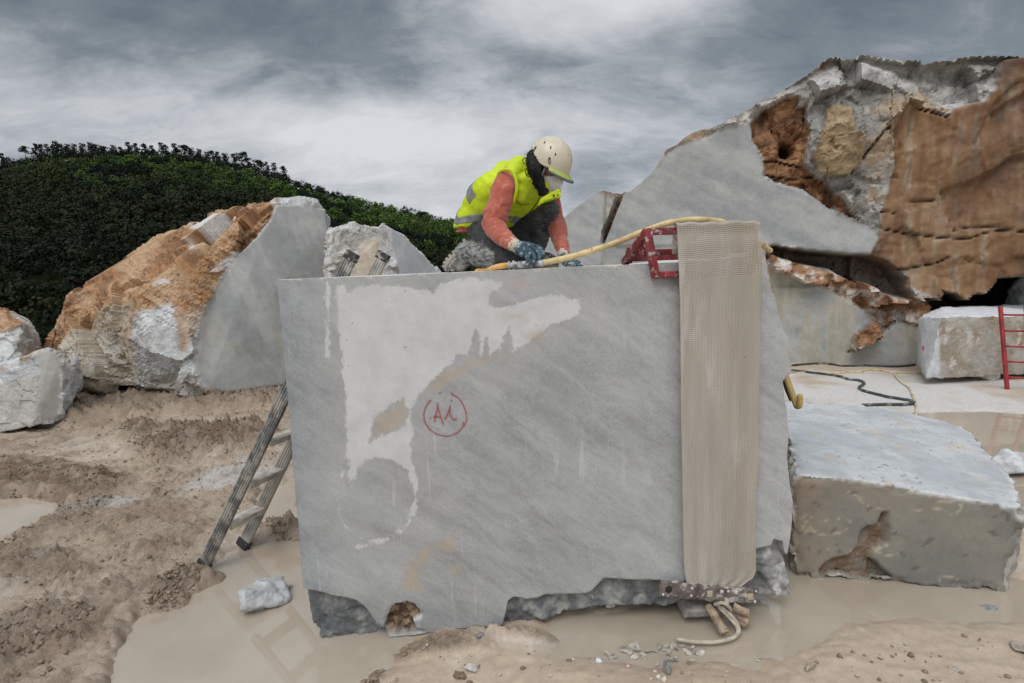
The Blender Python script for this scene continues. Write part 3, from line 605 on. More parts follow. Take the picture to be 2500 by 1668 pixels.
b1 = z5([(890, 370), (940, 300), (1000, 270), (1060, 235), (1120, 240), (1112, 280), (1150, 268), (1155, 300), (1165, 400), (1158, 450), (1140, 500), (1130, 560), (1180, 600), (1230, 620), (1270, 670), (1310, 720), (1345, 770), (1380, 808), (1300, 780), (1240, 745), (1200, 715), (1130, 665), (1000, 635), (950, 600), (945, 520), (900, 450)])
cutb = z5([(1600, 268), (1640, 295), (1700, 300), (1780, 350), (1790, 310), (1850, 290), (1950, 270), (2000, 200), (2040, 75), (2121, 60)]) + [(2700, 150), (3000, 260), (3100, 700), (2500, 675), (2435, 680), (2424, 702), (2353, 729), (2294, 707), (2283, 729)] + z5([(1600, 1110), (1600, 1060), (1540, 1020), (1430, 967), (1465, 880), (1480, 800), (1478, 760), (1500, 690), (1515, 600), (1535, 500), (1530, 400), (1560, 330)])
och = z5([(1240, 280), (1300, 270), (1355, 300), (1350, 400), (1390, 440), (1380, 540), (1340, 600), (1270, 610), (1200, 590), (1170, 510), (1200, 420), (1230, 350)])
rec = z5([(960, 940), (985, 922), (1060, 928), (1140, 945), (1300, 960), (1430, 966), (1500, 985), (1560, 1030), (1680, 1020), (1560, 1040), (1600, 1070), (1600, 1110), (1620, 1170), (1540, 1160), (1460, 1130), (1420, 1100), (1330, 1080), (1250, 1035), (1150, 1010), (1080, 1000), (1000, 975)])
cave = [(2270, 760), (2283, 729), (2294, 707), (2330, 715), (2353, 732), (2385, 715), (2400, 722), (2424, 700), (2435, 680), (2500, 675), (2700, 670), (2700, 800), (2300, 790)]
ledge = z5([(960, 950), (985, 960), (1100, 1005), (1250, 1040), (1420, 1100), (1540, 1160), (1620, 1150), (1760, 1210), (1800, 1232), (1660, 1245), (1640, 1275), (1540, 1265), (1480, 1320), (1430, 1350), (1330, 1398), (1350, 1320), (1440, 1235), (1340, 1170), (1200, 1105), (1120, 1090), (1050, 1050), (985, 1030)])
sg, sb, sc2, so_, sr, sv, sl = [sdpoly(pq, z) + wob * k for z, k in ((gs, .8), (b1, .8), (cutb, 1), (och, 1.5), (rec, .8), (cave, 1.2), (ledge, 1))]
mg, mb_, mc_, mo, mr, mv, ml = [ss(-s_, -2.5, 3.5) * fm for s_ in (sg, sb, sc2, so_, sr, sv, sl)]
below = ss(py + (px - 1871) * -.30, 640, 665) * fm * (1 - mr) * (1 - ml) * (1 - mc_) * (1 - mv); below = below * (py > 600); mg = np.maximum(mg * (1 - mr), below * (px < 2280))
mc_ = mc_ * (1 - mv); rg = np.clip(1 - np.maximum(mg, mc_ * .75), .0, 1)
f1, _ = facet(V, 1.4, 3, .5, 1.0); f2, _ = facet(V + fbm(V, 2, 2, 5)[:, None] * .15, 3.6, 5, .5, 1.0)
f3, _ = facet(V + fbm(V, 5, 2, 15)[:, None] * .08, 8, 6, .6, 1.1); d = rg * (.55 * f1 + .32 * f2 + .20 * f3 + .08 * ridged(V, 2.2, 4, 8) + .035 * fbm(V, 9, 4, 9)) - fm * rg * .02
so_e = -sdpoly(pq, CL); d = d * (.15 + .85 * ss(so_e, 2, 30)); d = np.where(fm > .4, np.clip(d, -.35, .25), np.clip(d, -.12, .03)); upf = fm * ss(-py, -520, -150) * rg; d += upf * (.05 - .30 * ss(-py, -330, -130))
d += -.16 * mb_ + .10 * mo - .10 * mc_ * ss(-sc2, 0, 30) * ss(px, 2100, 2300) * .5 - 1.0 * ss(-sr, -1, 9) * fm * .62 - 1.6 * ss(-sv, -2, 20) * fm + ml * .16 + below * (-.03 + .07 * (py > 700))
hole = np.exp(-(((px - 1922) / 17) ** 2 + ((py - 363) / 17) ** 2) ** 1.5) * fm; d -= hole * .6
cr_ = [z5([(950, 600), (1000, 612), (1060, 618), (1110, 612), (1180, 600)]), z5([(950, 540), (1010, 535), (1060, 552), (1120, 565)]), z5([(1480, 845), (1580, 862), (1640, 870), (1760, 885), (1880, 890), (1950, 865), (2030, 852), (2121, 858)]), z5([(1810, 852), (1900, 838), (2030, 836)]), z5([(1560, 1030), (1640, 1020), (1740, 1000), (1800, 970)]), z5([(1640, 300), (1700, 315), (1780, 345)]), z5([(1590, 720), (1715, 715)]), z5([(1475, 770), (1540, 772)]), z5([(1330, 1398), (1400, 1370), (1460, 1320), (1490, 1300), (1540, 1262)]), z5([(1380, 540), (1430, 470), (1470, 420), (1520, 385)])]
crk = np.full(len(V), 99.)
for c_ in cr_: crk = np.minimum(crk, sdline(pq, c_) + .5 * wob * .5 + .6)
cm = ss(-crk, -3.5, -.6) * fm; d -= cm * .12
d += (mg + mc_ * .6) * fm * .012 * fbm(V, 1.3, 3, 33) + mc_ * .07 * facet(V + fbm(V, 1, 2, 35)[:, None] * .2, 1.1, 36, .4, 1)[0]
V0 = V; V = V + np.where(fm[:, None] > .4, -KN, Nn) * d[:, None]
t1 = fbm(V0, 1.1, 5, 41, .6); t2 = fbm(V0, 5, 5, 42, .65); vs = fbm(V0 * np.array([2.2, 2.2, .22]), 3.6, 5, 43, .65) * 1.25; vn = veins(V0, 44)
col = lerp([.24, .23, .21], [.50, .49, .47], ss(t1 + .7 * t2, -.25, .3)); col = lerp(col, [.40, .29, .18], ss(fbm(V0, .8, 4, 45) + t2 * .4, -.04, .22) * .85)
gc = lerp([.30, .312, .31], [.41, .412, .40], ss(vn, -.25, .3)); gc = lerp(gc, lerp([.44, .40, .32], [.36, .34, .28], ss(vs, -.2, .3)), below * ss(t1 + vs, -.35, .25) * (py > 640)); col = lerp(col, gc, mg)
col = lerp(col, lerp(BRN, DBR, ss(t2 + t1, -.2, .3)), mb_); col = lerp(col, OCH, mo * .85)
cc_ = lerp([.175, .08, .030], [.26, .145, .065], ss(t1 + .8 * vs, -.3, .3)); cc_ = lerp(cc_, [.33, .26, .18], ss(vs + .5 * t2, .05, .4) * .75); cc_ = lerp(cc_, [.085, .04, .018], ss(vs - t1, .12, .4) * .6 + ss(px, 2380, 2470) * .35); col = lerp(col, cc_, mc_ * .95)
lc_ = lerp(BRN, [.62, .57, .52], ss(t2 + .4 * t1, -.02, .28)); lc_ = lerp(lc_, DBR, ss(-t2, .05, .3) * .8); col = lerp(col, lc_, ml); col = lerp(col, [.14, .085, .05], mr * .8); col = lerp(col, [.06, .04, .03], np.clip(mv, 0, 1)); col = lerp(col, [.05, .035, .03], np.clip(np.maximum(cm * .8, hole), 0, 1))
redge = ss(-np.abs(sb), -4, -1) * fm * .5; col = lerp(col, [.60, .57, .54], redge * (t2 > 0)); col = lerp(col, lerp([.20, .13, .08], [.5, .42, .33], ss(t2, -.2, .2)), ss(-sdline(pq, CL[3:30]) + wob, -9, -3) * ss(fbm(V0, 3, 3, 47), -.2, .1) * (px < 2030))
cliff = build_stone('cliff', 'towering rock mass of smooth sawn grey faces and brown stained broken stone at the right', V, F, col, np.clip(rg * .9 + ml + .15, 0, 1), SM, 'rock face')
# ---- leaning slab left of the crack
sl_ = z5([(-30, 860), (0, 838), (45, 800), (65, 782), (90, 762), (140, 726), (190, 692), (205, 680), (225, 674), (240, 676), (262, 684), (280, 690), (262, 740), (238, 800), (218, 850), (212, 905), (232, 925), (235, 1060), (-80, 1060)])
V, F = remesh([prism([KP(x, y, -.05) for x, y in sl_], KN, 1.6)], .026)
w = (V - KA) @ KN; on = np.abs(w + .05) < .07; V[on] -= KN * (w[on] + .05)[:, None]; fm = 1 - ss(w, .0, .06); px, py = proj(V); Nn = vnormals(V, F)
rg = np.clip(1 - fm, 0, 1); stp = fm * ss(px - (py - 470) * -.05, 1474, 1480); rg = np.maximum(rg, stp * .7)
V0 = V; V = V + Nn * (rg * (.05 * fbm(V, 5, 4, 3) + .06 * facet(V, 4, 2)[0]))[:, None] + KN * (stp * .10)[:, None]
col = lerp([.33, .345, .345], [.43, .43, .42], ss(veins(V0, 5), -.25, .3)); col = lerp(col, [.48, .44, .38], stp * .7); col = lerp(col, [.30, .20, .13], ss(-py, -482, -466) * ss(px, 1440, 1470) * .8)
build_stone('stone_slab', 'grey slab with a rising top edge, split from the rock mass by a narrow dark crack', V, F, col, rg, SM, 'slab')
# ---- rotten brown filling inside the crack
V, F = remesh([prism([KP(x, y, .35) for x, y in z5([(262, 690), (340, 690), (310, 850), (255, 1000), (190, 1000)])], KN, .8)], .03); Nn = vnormals(V, F)
V0 = V; V = V + Nn * (.12 * fbm(V, 4, 4, 2))[:, None]; build_stone('crack_filling', 'dark brown earthy rubble wedged in the crack beside the grey slab', V, F, lerp([.16, .09, .045], [.42, .30, .2], ss(fbm(V0, 6, 4, 3), -.05, .35)), np.ones(len(V)), SM, 'rubble')
# ---- hull stones
def hull_stone(name, label, hulls, voxel, fn, mat, cat='boulder', group=None, keepflat=None):
    V, F, n, ed = stones([hull(h) for h in hulls], voxel); N_ = vnormals(V, F); px, py = proj(V)
    d, col, rg = fn(V, n, N_, px, py, ed); return build_stone(name, label, V + N_ * d[:, None], F, col, rg, mat, cat, group)
def chips(V, ed, s, rad, amp): return -amp * ss(-ed, -rad, 0) * ss(fbm(V, 3.5 / rad * .12, 4, s), -.15, .25)
# big brown-backed boulder, left
ca, cb_, cc3 = P(672, 498, 7.15), P(493, 943, 6.75), P(800, 660, 7.45); cn = nrm(np.cross(cc3 - ca, cb_ - ca)); cn = cn if cn[1] < 0 else -cn
def CPl(x, y, off=0.0): return OP(x, y, ca - cn * off, cn)
CE = [(672, 498), (659, 533), (622, 579), (580, 620), (535, 699), (498, 773), (489, 823), (477, 885), (493, 943)]
main = [CPl(672, 498), CPl(740, 500), CPl(796, 510), CPl(797, 540), CPl(804, 616), CPl(803, 680), CPl(790, 925), CPl(690, 932), CPl(493, 945), CPl(489, 823), CPl(498, 773), CPl(535, 699), CPl(580, 620)]
main += [p_ - cn * .9 + np.array([0, .5, 0]) for p_ in (CPl(690, 498), CPl(792, 515), CPl(800, 680), CPl(780, 930))]
main += [P(464, 539, 8.6), P(597, 529, 8.4), P(439, 570, 8.5), P(344, 628, 8.4), P(265, 678, 8.3), P(300, 940, 8.6)]
main += [P(319, 722, 6.55), P(327, 947, 6.65), P(348, 966, 6.7), P(456, 979, 6.6), P(498, 966, 6.62)]
leftl = [P(265, 678, 8.3), P(166, 732, 8.1), P(141, 753, 8.0), P(112, 802, 7.8), P(93, 858, 7.7), P(120, 900, 7.3), P(195, 935, 7.0), P(249, 946, 6.9), P(335, 950, 6.9), P(335, 720, 6.95), P(260, 700, 7.3), P(344, 628, 8.4), P(464, 560, 8.6), P(200, 900, 8.6)]
def fC(V, n, N_, px, py, ed):
    pq = np.stack([px, py], 1); wob = 9 * fbm(V, 2.2, 4, 1) + 3 * fbm(V, 8, 3, 2)
    cutp = CE + [(600, 975), (850, 955), (850, 470), (684, 470)]; cut = ss(-(sdpoly(pq, cutp) + wob * .5), -3, 3) * ss(N_ @ cn, .35, .6); rg = 1 - cut
    f1, _ = facet(V, 1.15, 3, .35, 1); f2, _ = facet(V @ np.diag([.6, 1, 1.5]) + fbm(V, 2, 2, 5)[:, None] * .2, 4.5, 5, .5, 1)
    f3, _ = facet(V + fbm(V, 6, 2, 15)[:, None] * .06, 11, 6, .6, 1); d = rg * (.42 * f1 + .11 * f2 + .08 * f3 + .075 * ridged(V @ np.array([[.8, 0, .6], [0, 1, 0], [-.6, 0, .8]]) * np.array([.4, 1, 2.6]), 2.8, 5, 8, .6) + .02 * fbm(V, 14, 4, 9)) + cut * .008 * fbm(V, 2, 3, 4)
    d = np.clip(d, -.22, .13) - cut * 0; d = np.where(ed < .12, d * .6, d)
    low = ss(py, 745, 800) * ss(px, 325, 345); t1 = fbm(V, 1.6, 5, 11, .6); t2 = fbm(V, 7, 5, 12, .65)
    col = lerp([.40, .21, .095], [.48, .32, .19], ss(t1 + .8 * t2, -.25, .3)); col = lerp(col, [.20, .10, .045], ss(t2 - t1, .0, .3) * .8)
    gw = lerp([.40, .39, .37], WHT, ss(t1 + t2, -.2, .3)); gray = lerp([.42, .37, .28], [.52, .50, .45], ss(t1 - t2, -.2, .3))
    ws = ss(sdpoly(pq, [(330, 760), (380, 750), (420, 740), (470, 770), (560, 690), (480, 990), (320, 990)]) * -1 + wob * 1.6, -10, 8); col = lerp(col, gw, ws * (1 - .7 * ss(-sdpoly(pq, [(430, 745), (520, 690), (505, 760), (475, 830), (450, 865), (440, 800)]) + wob, -6, 6)))
    lw = ss(-(sdpoly(pq, [(150, 850), (190, 810), (250, 760), (318, 735), (330, 1000), (80, 1000), (120, 880)]) + wob * 1.4), -8, 10); col = lerp(col, gray, lw * .9)
    dk = ss(-(sdpoly(pq, [(225, 770), (318, 720), (322, 850), (270, 830), (210, 800)]) + wob), -8, 12); col = lerp(col, [.27, .19, .11], dk * .6)
    for wp in ([(468, 600), (490, 590), (500, 605), (475, 620)], [(460, 545), (600, 530), (560, 555), (500, 575), (455, 570)], [(365, 685), (400, 672), (420, 690), (370, 700)], [(560, 625), (580, 615), (565, 655), (520, 665)]): col = lerp(col, [.64, .64, .63], ss(-(sdpoly(pq, wp) + wob * .8), -4, 4) * .85)
    und = ss(py, 900, 940) * ss(px, 330, 360) * rg; col = lerp(col, [.36, .31, .25], und * .7)
    gc = lerp([.31, .32, .315], [.42, .42, .405], ss(veins(V, 7, 1.2), -.25, .3)); gc = lerp(gc, [.45, .42, .34], ss(t1, .05, .3) * ss(py, 700, 800) * .5); col = lerp(col, gc, cut)
    col = lerp(col, [.52, .53, .52], ss(px, 676, 690) * (1 - cut)); edge = ss(-np.abs(sdline(pq, CE) - 2 + wob * .4), -7, -1) * ss(fbm(V, 3, 3, 19), -.3, 0); col = lerp(col, [.62, .61, .59], edge * .75)
    return d, col, np.clip(rg + .12, 0, 1)
hull_stone('marble_boulder', 'large boulder with a rough orange brown back and one smooth grey sawn face', [main, leftl], .024, fC, SM)
# two stones behind the ladder top
def fD(V, n, N_, px, py, ed):
    f1, _ = facet(V, 3, 3, .5, 1); f2, _ = facet(V, 7, 5, .5, 1); d = np.clip(.22 * f1 + .25 * f2 + .03 * fbm(V, 5, 4, 3), -.1, .07)
    t = fbm(V, 2.4, 5, 5, .6); col = lerp([.40, .38, .34], [.62, .61, .59], ss(t + fbm(V, 8, 4, 6), -.2, .3)); be = ss(-sdpoly(np.stack([px, py], 1), [(885, 590), (925, 575), (940, 610), (960, 680), (840, 680)]), -5, 5)
    col = lerp(col, [.50, .42, .32], be * .85); return d * (1 - .7 * be), col, 1 - .6 * be
hull_stone('marble_boulder', 'rough grey and cream boulder just behind the ladder tops', [[P(802, 571, 6.8), P(814, 563, 6.7), P(840, 554, 6.7), P(862, 551, 6.8), P(889, 553, 6.8), P(930, 560, 6.9), P(960, 700, 6.6), P(800, 700, 6.6), P(800, 570, 7.8), P(862, 556, 7.8), P(935, 565, 7.8), P(800, 930, 6.7), P(960, 930, 6.7), P(800, 900, 7.8), P(960, 900, 7.8)]], .024, fD, SM)
def fD2(V, n, N_, px, py, ed):
    cut = ss(n @ nrm(d2n), .9, .98) * ss(px - 948 - (py - 549) * .17, 0, 4); d = (1 - cut) * np.clip(.2 * facet(V, 4, 3, .5, 1)[0] + .02 * fbm(V, 9, 4, 3), -.05, .05)
    col = lerp([.50, .50, .50], [.62, .62, .62], ss(fbm(V, 5, 4, 6), -.2, .3)); gc = lerp([.38, .39, .40], [.47, .475, .48], ss(veins(V, 3, 1.9), -.3, .3)); return d, lerp(col, gc, cut), 1 - cut * .9
qa = P(937, 546, 6.3); d2n = np.cross(P(1070, 663, 6.9) - P(945, 549, 6.3), P(978, 680, 6.3) - P(945, 549, 6.3)); d2n = d2n if d2n[1] < 0 else -d2n
hull_stone('marble_boulder', 'pale wedge shaped stone with a straight slope, between the ladder tops and the kneeling worker', [[P(922, 560, 6.45), P(937, 547, 6.32), P(945, 548, 6.3), P(978, 680, 6.3), P(1070, 663, 6.9), P(992, 582, 6.48), P(1018, 613, 6.62), P(955, 690, 6.35), P(935, 600, 6.5), P(940, 560, 7.1), P(1075, 680, 7.5), P(940, 900, 7.0), P(990, 920, 6.3), P(1110, 900, 7.0)]], .022, fD2, SM)
# two stones at the left edge
def fA(V, n, N_, px, py, ed):
    top_ = ss(-(sdpoly(np.stack([px, py], 1), [(-80, 740), (0, 758), (22, 766), (56, 790), (50, 802), (0, 815), (-80, 830)]) + 4 * fbm(V, 5, 4, 2)), -2, 3); f2, _ = facet(V, 4.5, 5, .5, 1)
    d = np.clip(.22 * f2 + .03 * ridged(V, 4, 4, 3), -.07, .06); col = lerp([.46, .47, .46], [.60, .60, .58], ss(fbm(V, 4, 5, 3), -.2, .25)); rt = ss(px, 30, 60) * ss(py, 820, 850); col = lerp(col, [.42, .39, .34], rt * .6)
    return d + top_ * .02, lerp(col, lerp([.42, .21, .09], [.5, .33, .2], ss(fbm(V, 8, 4, 4), -.2, .2)), top_), np.ones(len(V))
hull_stone('marble_boulder', 'grey boulder with a flaking orange brown top at the left edge of the picture', [[P(-60, 750, 7.2), P(0, 762, 7.2), P(21, 767, 7.3), P(56, 792, 7.3), P(83, 798, 7.6), P(97, 831, 7.7), P(95, 900, 7.6), P(40, 850, 6.9), P(0, 900, 6.7), P(-100, 900, 6.7), P(60, 930, 7.0), P(-80, 930, 6.9), P(-60, 780, 8.4), P(80, 830, 8.4), P(80, 930, 8.3), P(-90, 930, 8.3), P(54, 782, 8.0)]], .022, fA, SM)
def fB(V, n, N_, px, py, ed):
    f2, _ = facet(V, 5.5, 5, .5, 1); rt = ss(px - (py - 860) * .06, 88, 94); cutm = rt * ss(-N_[:, 1], .1, .4); lf = (1 - rt) * ss(py, 905 - (px) * .4 + 20, 960 - px * .4); t = fbm(V, 5, 5, 3)
    d = np.clip(.22 * f2 + .03 * ridged(V, 5, 4, 3), -.06, .05) * (1 - .92 * cutm) * (1 - .6 * lf); col = lerp([.47, .48, .49], [.63, .635, .64], ss(t, -.25, .2)); col = lerp(col, [.44, .42, .37], lf * .8)
    col = lerp(col, lerp([.43, .41, .38], [.48, .465, .43], ss(fbm(V, 2, 3, 8), -.2, .2)), cutm)
    return d, lerp(col, [.48, .27, .12], ss(-np.abs(py - (905 - px * .47)), -6, -1) * ss(fbm(V, 5, 3, 9), -.1, .1) * (px < 100) * .8), 1 - .85 * cutm
hull_stone('marble_boulder', 'low pale wedge of marble with two peaks in front of the brown backed boulder', [[P(-90, 925, 5.9), P(0, 906, 5.9), P(95, 861, 5.9), P(124, 857, 5.95), P(150, 876, 6.0), P(80, 1040, 5.75), P(0, 1056, 5.75), P(-90, 1060, 5.75), P(145, 1020, 5.95), P(190, 945, 6.4), P(155, 905, 6.5), P(100, 870, 6.9), P(0, 900, 6.9), P(-90, 930, 6.9), P(90, 980, 6.9), P(-90, 1000, 6.9)],
    [P(186, 866, 6.45), P(180, 870, 6.4), P(172, 905, 6.3), P(150, 940, 6.2), P(150, 1010, 6.1), P(195, 938, 6.5), P(192, 885, 6.52), P(175, 900, 6.8), P(185, 950, 6.8)]], .018, fB, SM)
# block lying at the right
ea = G(1943, 1401); eb = G(2457, 1439); et = nrm(eb - ea); en = np.array([-et[1], et[0], 0.])
def EP(x, y): return OP(x, y, ea, en)
zt = lambda x, y: OP(x, y, EP(1943, 1163), nrm(np.cross(EP(2308, 1222) - EP(1943, 1163), np.array([.35, 1.9, -.07]))))
EV = [EP(1943, 1160), EP(2096, 1172), EP(2155, 1192), EP(2308, 1220), EP(2491, 1239), EP(2496, 1278), EP(2474, 1370), EP(2457, 1439), EP(2308, 1435), EP(2181, 1416), EP(1998, 1406), EP(1943, 1401), EP(1932, 1300), EP(1930, 1190)]
EV += [G(1905, 975, .56), G(1962, 979, .56), G(2072, 987, .55), G(2201, 1001, .52), G(2272, 1023, .49), G(2330, 1034, .48), G(2374, 1053, .46), G(2415, 1100, .45), G(2428, 1130, .44), G(2483, 1190, .43)]
EV += [G(1905, 975, .56) * [1, 1, 0], G(2201, 1001, .52) * [1, 1, 0], G(2374, 1053, .46) * [1, 1, 0], G(2483, 1190, .43) * [1, 1, 0] + [.0, 0, 0]]
def fE(V, n, N_, px, py, ed):
    pq = np.stack([px, py], 1); tp = ss(n[:, 2], .5, .7); fc = ss(-(n @ en), .8, .95); wob = 8 * fbm(V, 5, 4, 2)
    z3 = lambda z: T(z, 1500, 1150, 2.35); notch = z3([(1165, 600), (1200, 540), (1260, 500), (1340, 490), (1400, 430), (1425, 340), (1460, 320), (1510, 310), (1530, 240), (1570, 235), (1565, 350), (1560, 410), (1490, 440), (1470, 500), (1530, 560), (1600, 620), (1400, 625)])
    nt_ = ss(-(sdpoly(pq, notch) + wob), -4, 4) * fc; flat = np.maximum(tp, fc) * (1 - nt_); f2, _ = facet(V, 7, 5, .5, 1)
    d = (1 - flat) * np.clip(.25 * f2 + .02 * fbm(V, 14, 4, 3), -.04, .03) - nt_ * .035 + tp * (.008 * fbm(V, 2, 3, 5) + .0012 * fbm(V, 16, 3, 6)) + fc * .003 * fbm(V, 3, 3, 7)
    d += chips(V, ed, 21, .05, .022) + .02 * ss(-ed, -.03, 0) * fbm(V, 16, 4, 22); t = fbm(V, 3, 5, 8, .6); t2 = fbm(V, 12, 5, 9, .6)
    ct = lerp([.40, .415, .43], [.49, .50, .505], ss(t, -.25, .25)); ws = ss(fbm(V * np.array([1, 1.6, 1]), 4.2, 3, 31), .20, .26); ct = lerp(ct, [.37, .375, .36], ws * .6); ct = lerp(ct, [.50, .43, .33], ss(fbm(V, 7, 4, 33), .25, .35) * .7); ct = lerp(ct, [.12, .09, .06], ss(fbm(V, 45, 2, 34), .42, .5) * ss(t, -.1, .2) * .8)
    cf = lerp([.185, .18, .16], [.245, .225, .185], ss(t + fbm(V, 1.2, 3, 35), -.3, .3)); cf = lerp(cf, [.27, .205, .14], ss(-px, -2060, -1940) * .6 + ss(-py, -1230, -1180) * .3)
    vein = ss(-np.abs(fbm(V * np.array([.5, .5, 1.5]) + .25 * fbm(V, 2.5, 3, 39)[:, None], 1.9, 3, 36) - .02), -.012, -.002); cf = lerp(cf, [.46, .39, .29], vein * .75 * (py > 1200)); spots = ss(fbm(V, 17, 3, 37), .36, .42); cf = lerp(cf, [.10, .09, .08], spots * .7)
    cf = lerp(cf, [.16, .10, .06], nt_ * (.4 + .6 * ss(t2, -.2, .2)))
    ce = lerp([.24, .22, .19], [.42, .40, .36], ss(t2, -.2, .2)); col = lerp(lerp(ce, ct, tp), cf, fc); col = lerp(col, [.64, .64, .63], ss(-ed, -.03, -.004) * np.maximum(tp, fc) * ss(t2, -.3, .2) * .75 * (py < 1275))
    return d, col, np.clip(1 - flat * .8, 0, 1)
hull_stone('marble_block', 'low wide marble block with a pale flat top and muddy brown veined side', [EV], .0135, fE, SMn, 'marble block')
# far block on chocks
fa = G(2261, 924, .10); fb = P(2560, 912, fa[1] + .15); ft = nrm((fb - fa) * [1, 1, 0]); fn = np.array([-ft[1], ft[0], 0.])
def FQ(x, y): return OP(x, y, fa, fn)
FV = [FQ(2261, 926), FQ(2330, 916), FQ(2430, 905), FQ(2700, 905), FQ(2299, 774), FQ(2500, 770), FQ(2700, 768), FQ(2300, 850), P(2242, 780, fa[1] + .55), P(2239, 892, fa[1] + .55), P(2245, 772, fa[1] + .6)]
FV += [q_ + fn * 1.1 + ft * .95 for q_ in (FQ(2330, 770), FQ(2700, 768), FQ(2330, 905), FQ(2700, 905))]
def fF(V, n, N_, px, py, ed):
    lf = ss(-px, -2298, -2290); t = fbm(V, 2.4, 5, 8, .6); t2 = fbm(V, 9, 5, 9, .6); fc = (1 - lf) * ss(-(n @ fn), .8, .95); col = lerp([.30, .25, .19], [.40, .37, .32], ss(t, -.2, .2))
    col = lerp(col, lerp([.30, .20, .12], [.6, .57, .53], ss(t2, -.15, .15)), ss(fbm(V, 1.7, 3, 12) - (py < 800) * .4, -.05, .15) * .8 * fc); col = lerp(col, lerp([.40, .41, .42], [.52, .53, .54], ss(fbm(V, 3, 4, 3), -.2, .2)), lf); tp = ss(n[:, 2], .7, .9); col = lerp(col, [.60, .61, .63], tp)
    red = ss(-np.hypot((px - 2254) / 3.0, (py - 850) / 7.), -1.2, -.6) * lf; return .012 * t2 * fc + .05 * (1 - fc) * (1 - lf) * t + chips(V, ed, 3, .08, .02), lerp(col, [.5, .06, .06], red), .35 + .5 * fc
hull_stone('marble_block', 'squared marble block with a pale left end and brown mottled side, behind the red ladder', [FV], .02, fF, SM, 'marble block')
# ================================================================== aluminium ladder
ALU = simple('dirty_aluminium', (.36, .35, .32), .5, .35, nsc=12, nam=.35, dust=(.42, .37, .30), dsc=9, dlo=.45, dhi=.62, bsc=60, bd=.0008)
ALUD = simple('worn_dark_aluminium', (.20, .20, .19), .5, .4, nsc=10, nam=.4, dust=(.42, .39, .33), dsc=10, dlo=.46, dhi=.60)
ALUT = simple('mud_dusted_tread', (.50, .46, .40), .8, .1, nsc=20, nam=.25, dust=(.36, .30, .23), dsc=16, bsc=60, bd=.001)
RUB = simple('black_rubber', (.03, .03, .03), .8, dust=(.35, .3, .24), dsc=25)
f1_ = G(494, 1388); f2_ = G(592, 1334); rung = f2_ - f1_; t1_ = P(862, 618, 2.90); ax_ = t1_ - f1_; Ln = np.linalg.norm(ax_); ax_ = ax_ / Ln; rd = nrm(rung); wd_ = nrm(np.cross(rd, ax_)); rd2 = np.cross(ax_, wd_)
lad = empty('ladder', tuple((f1_ + f2_) / 2), 'muddy aluminium ladder leaning on the far end of the big grey block', 'ladder')
for k, fo in enumerate((f1_, f2_)):
    mb = MB(); fo = fo + ax_ * .035; V_, F_ = box(fo + ax_ * (Ln / 2 - .02), wd_, rd2, ax_, .040, .011, Ln / 2 - .02, .004); mb.add(V_, F_)
    for j in range(4): V_, F_ = box(fo + ax_ * (Ln / 2 - .02) + wd_ * (-.027 + j * .018) - rd2 * .0125, wd_, rd2, ax_, .0035, .0022, Ln / 2 - .06, .001); mb.add(V_, F_)
    mb.build('rail', ALUD if k == 0 else ALU, lad)
    V_, F_ = box(fo - ax_ * .012, wd_, rd2, ax_, .046, .019, .026, .005); MB().add(V_, F_).build('foot', RUB, lad)
    V_, F_ = box(fo + ax_ * (Ln - .055), wd_, rd2, ax_, .043, .015, .024, .004); MB().add(V_, F_).build('end_cap', RUB, lad)
for i in range(7):
    s_ = .30 + i * .285
    if s_ > Ln - .15: break
    a, b_ = f1_ + ax_ * s_, f2_ + ax_ * s_; hw = nrm(np.array([1, 0, 0.]) - rd * (rd @ np.array([1, 0, 0.]))); up_ = np.cross(rd, hw); up_ = up_ if up_[2] > 0 else -up_
    mb = MB(); V_, F_ = box((a + b_) / 2, hw, up_, rd, .050, .005, np.linalg.norm(b_ - a) / 2 - .01, .002); mb.add(V_, F_); V_, F_ = box((a + b_) / 2 - up_ * .014 + hw * .046, hw, up_, rd, .003, .012, np.linalg.norm(b_ - a) / 2 - .01, .001); mb.add(V_, F_); mb.build('tread', ALUT, lad)
# ================================================================== red rack, woven strip, clamp bar
RED = simple('worn_red_paint', (.20, .018, .022), .45, nsc=20, nam=.4, dust=(.46, .36, .36), dsc=34, dlo=.52, dhi=.66, bsc=60, bd=.0012)
BZ = 1.694
rk = empty('steel_rack', tuple(FPt(1750, 600, -.03)), 'worn red steel rack hooked over the top edge of the block, carrying the woven strip', 'rack')
def rkbar(a, b_, w_=.029, h_=.029, name='bar', up=(0, 0, 1)): V_, F_ = bar(a, b_, w_, h_, up, .0025); return MB().add(V_, F_).build(name, RED, rk)
fo_ = -.020
TL, TR = FPt(1580, 566, fo_), FPt(1835, 560, fo_); BL, BR = FPt(1600, 672, fo_), FPt(1838, 662, fo_)
rkbar(TL + (BL - TL) * -.06, BL + (BL - TL) * .06, .032, .032, 'post', (0, 1, 0)); rkbar(TR, BR, .036, .036, 'post', (0, 1, 0))
rkbar(TL - BT * .0, TR); rkbar(BL, BR)
RLy = BN * .34
def onblk(p_, z=BZ + .018): return np.array([p_[0], p_[1], z])
ML, MR = onblk(TL + BN * .10, BZ + .05), onblk(TR + BN * .10, BZ + .05); rkbar(ML, MR); ML2, MR2 = onblk(TL + BN * .32 - BT * .02, BZ + .030), onblk(TR + BN * .32, BZ + .030)
rkbar(ML2, MR2, .03, .03)
FL_ = P(1524, 634, 2.52); FL_[2] = BZ + .008
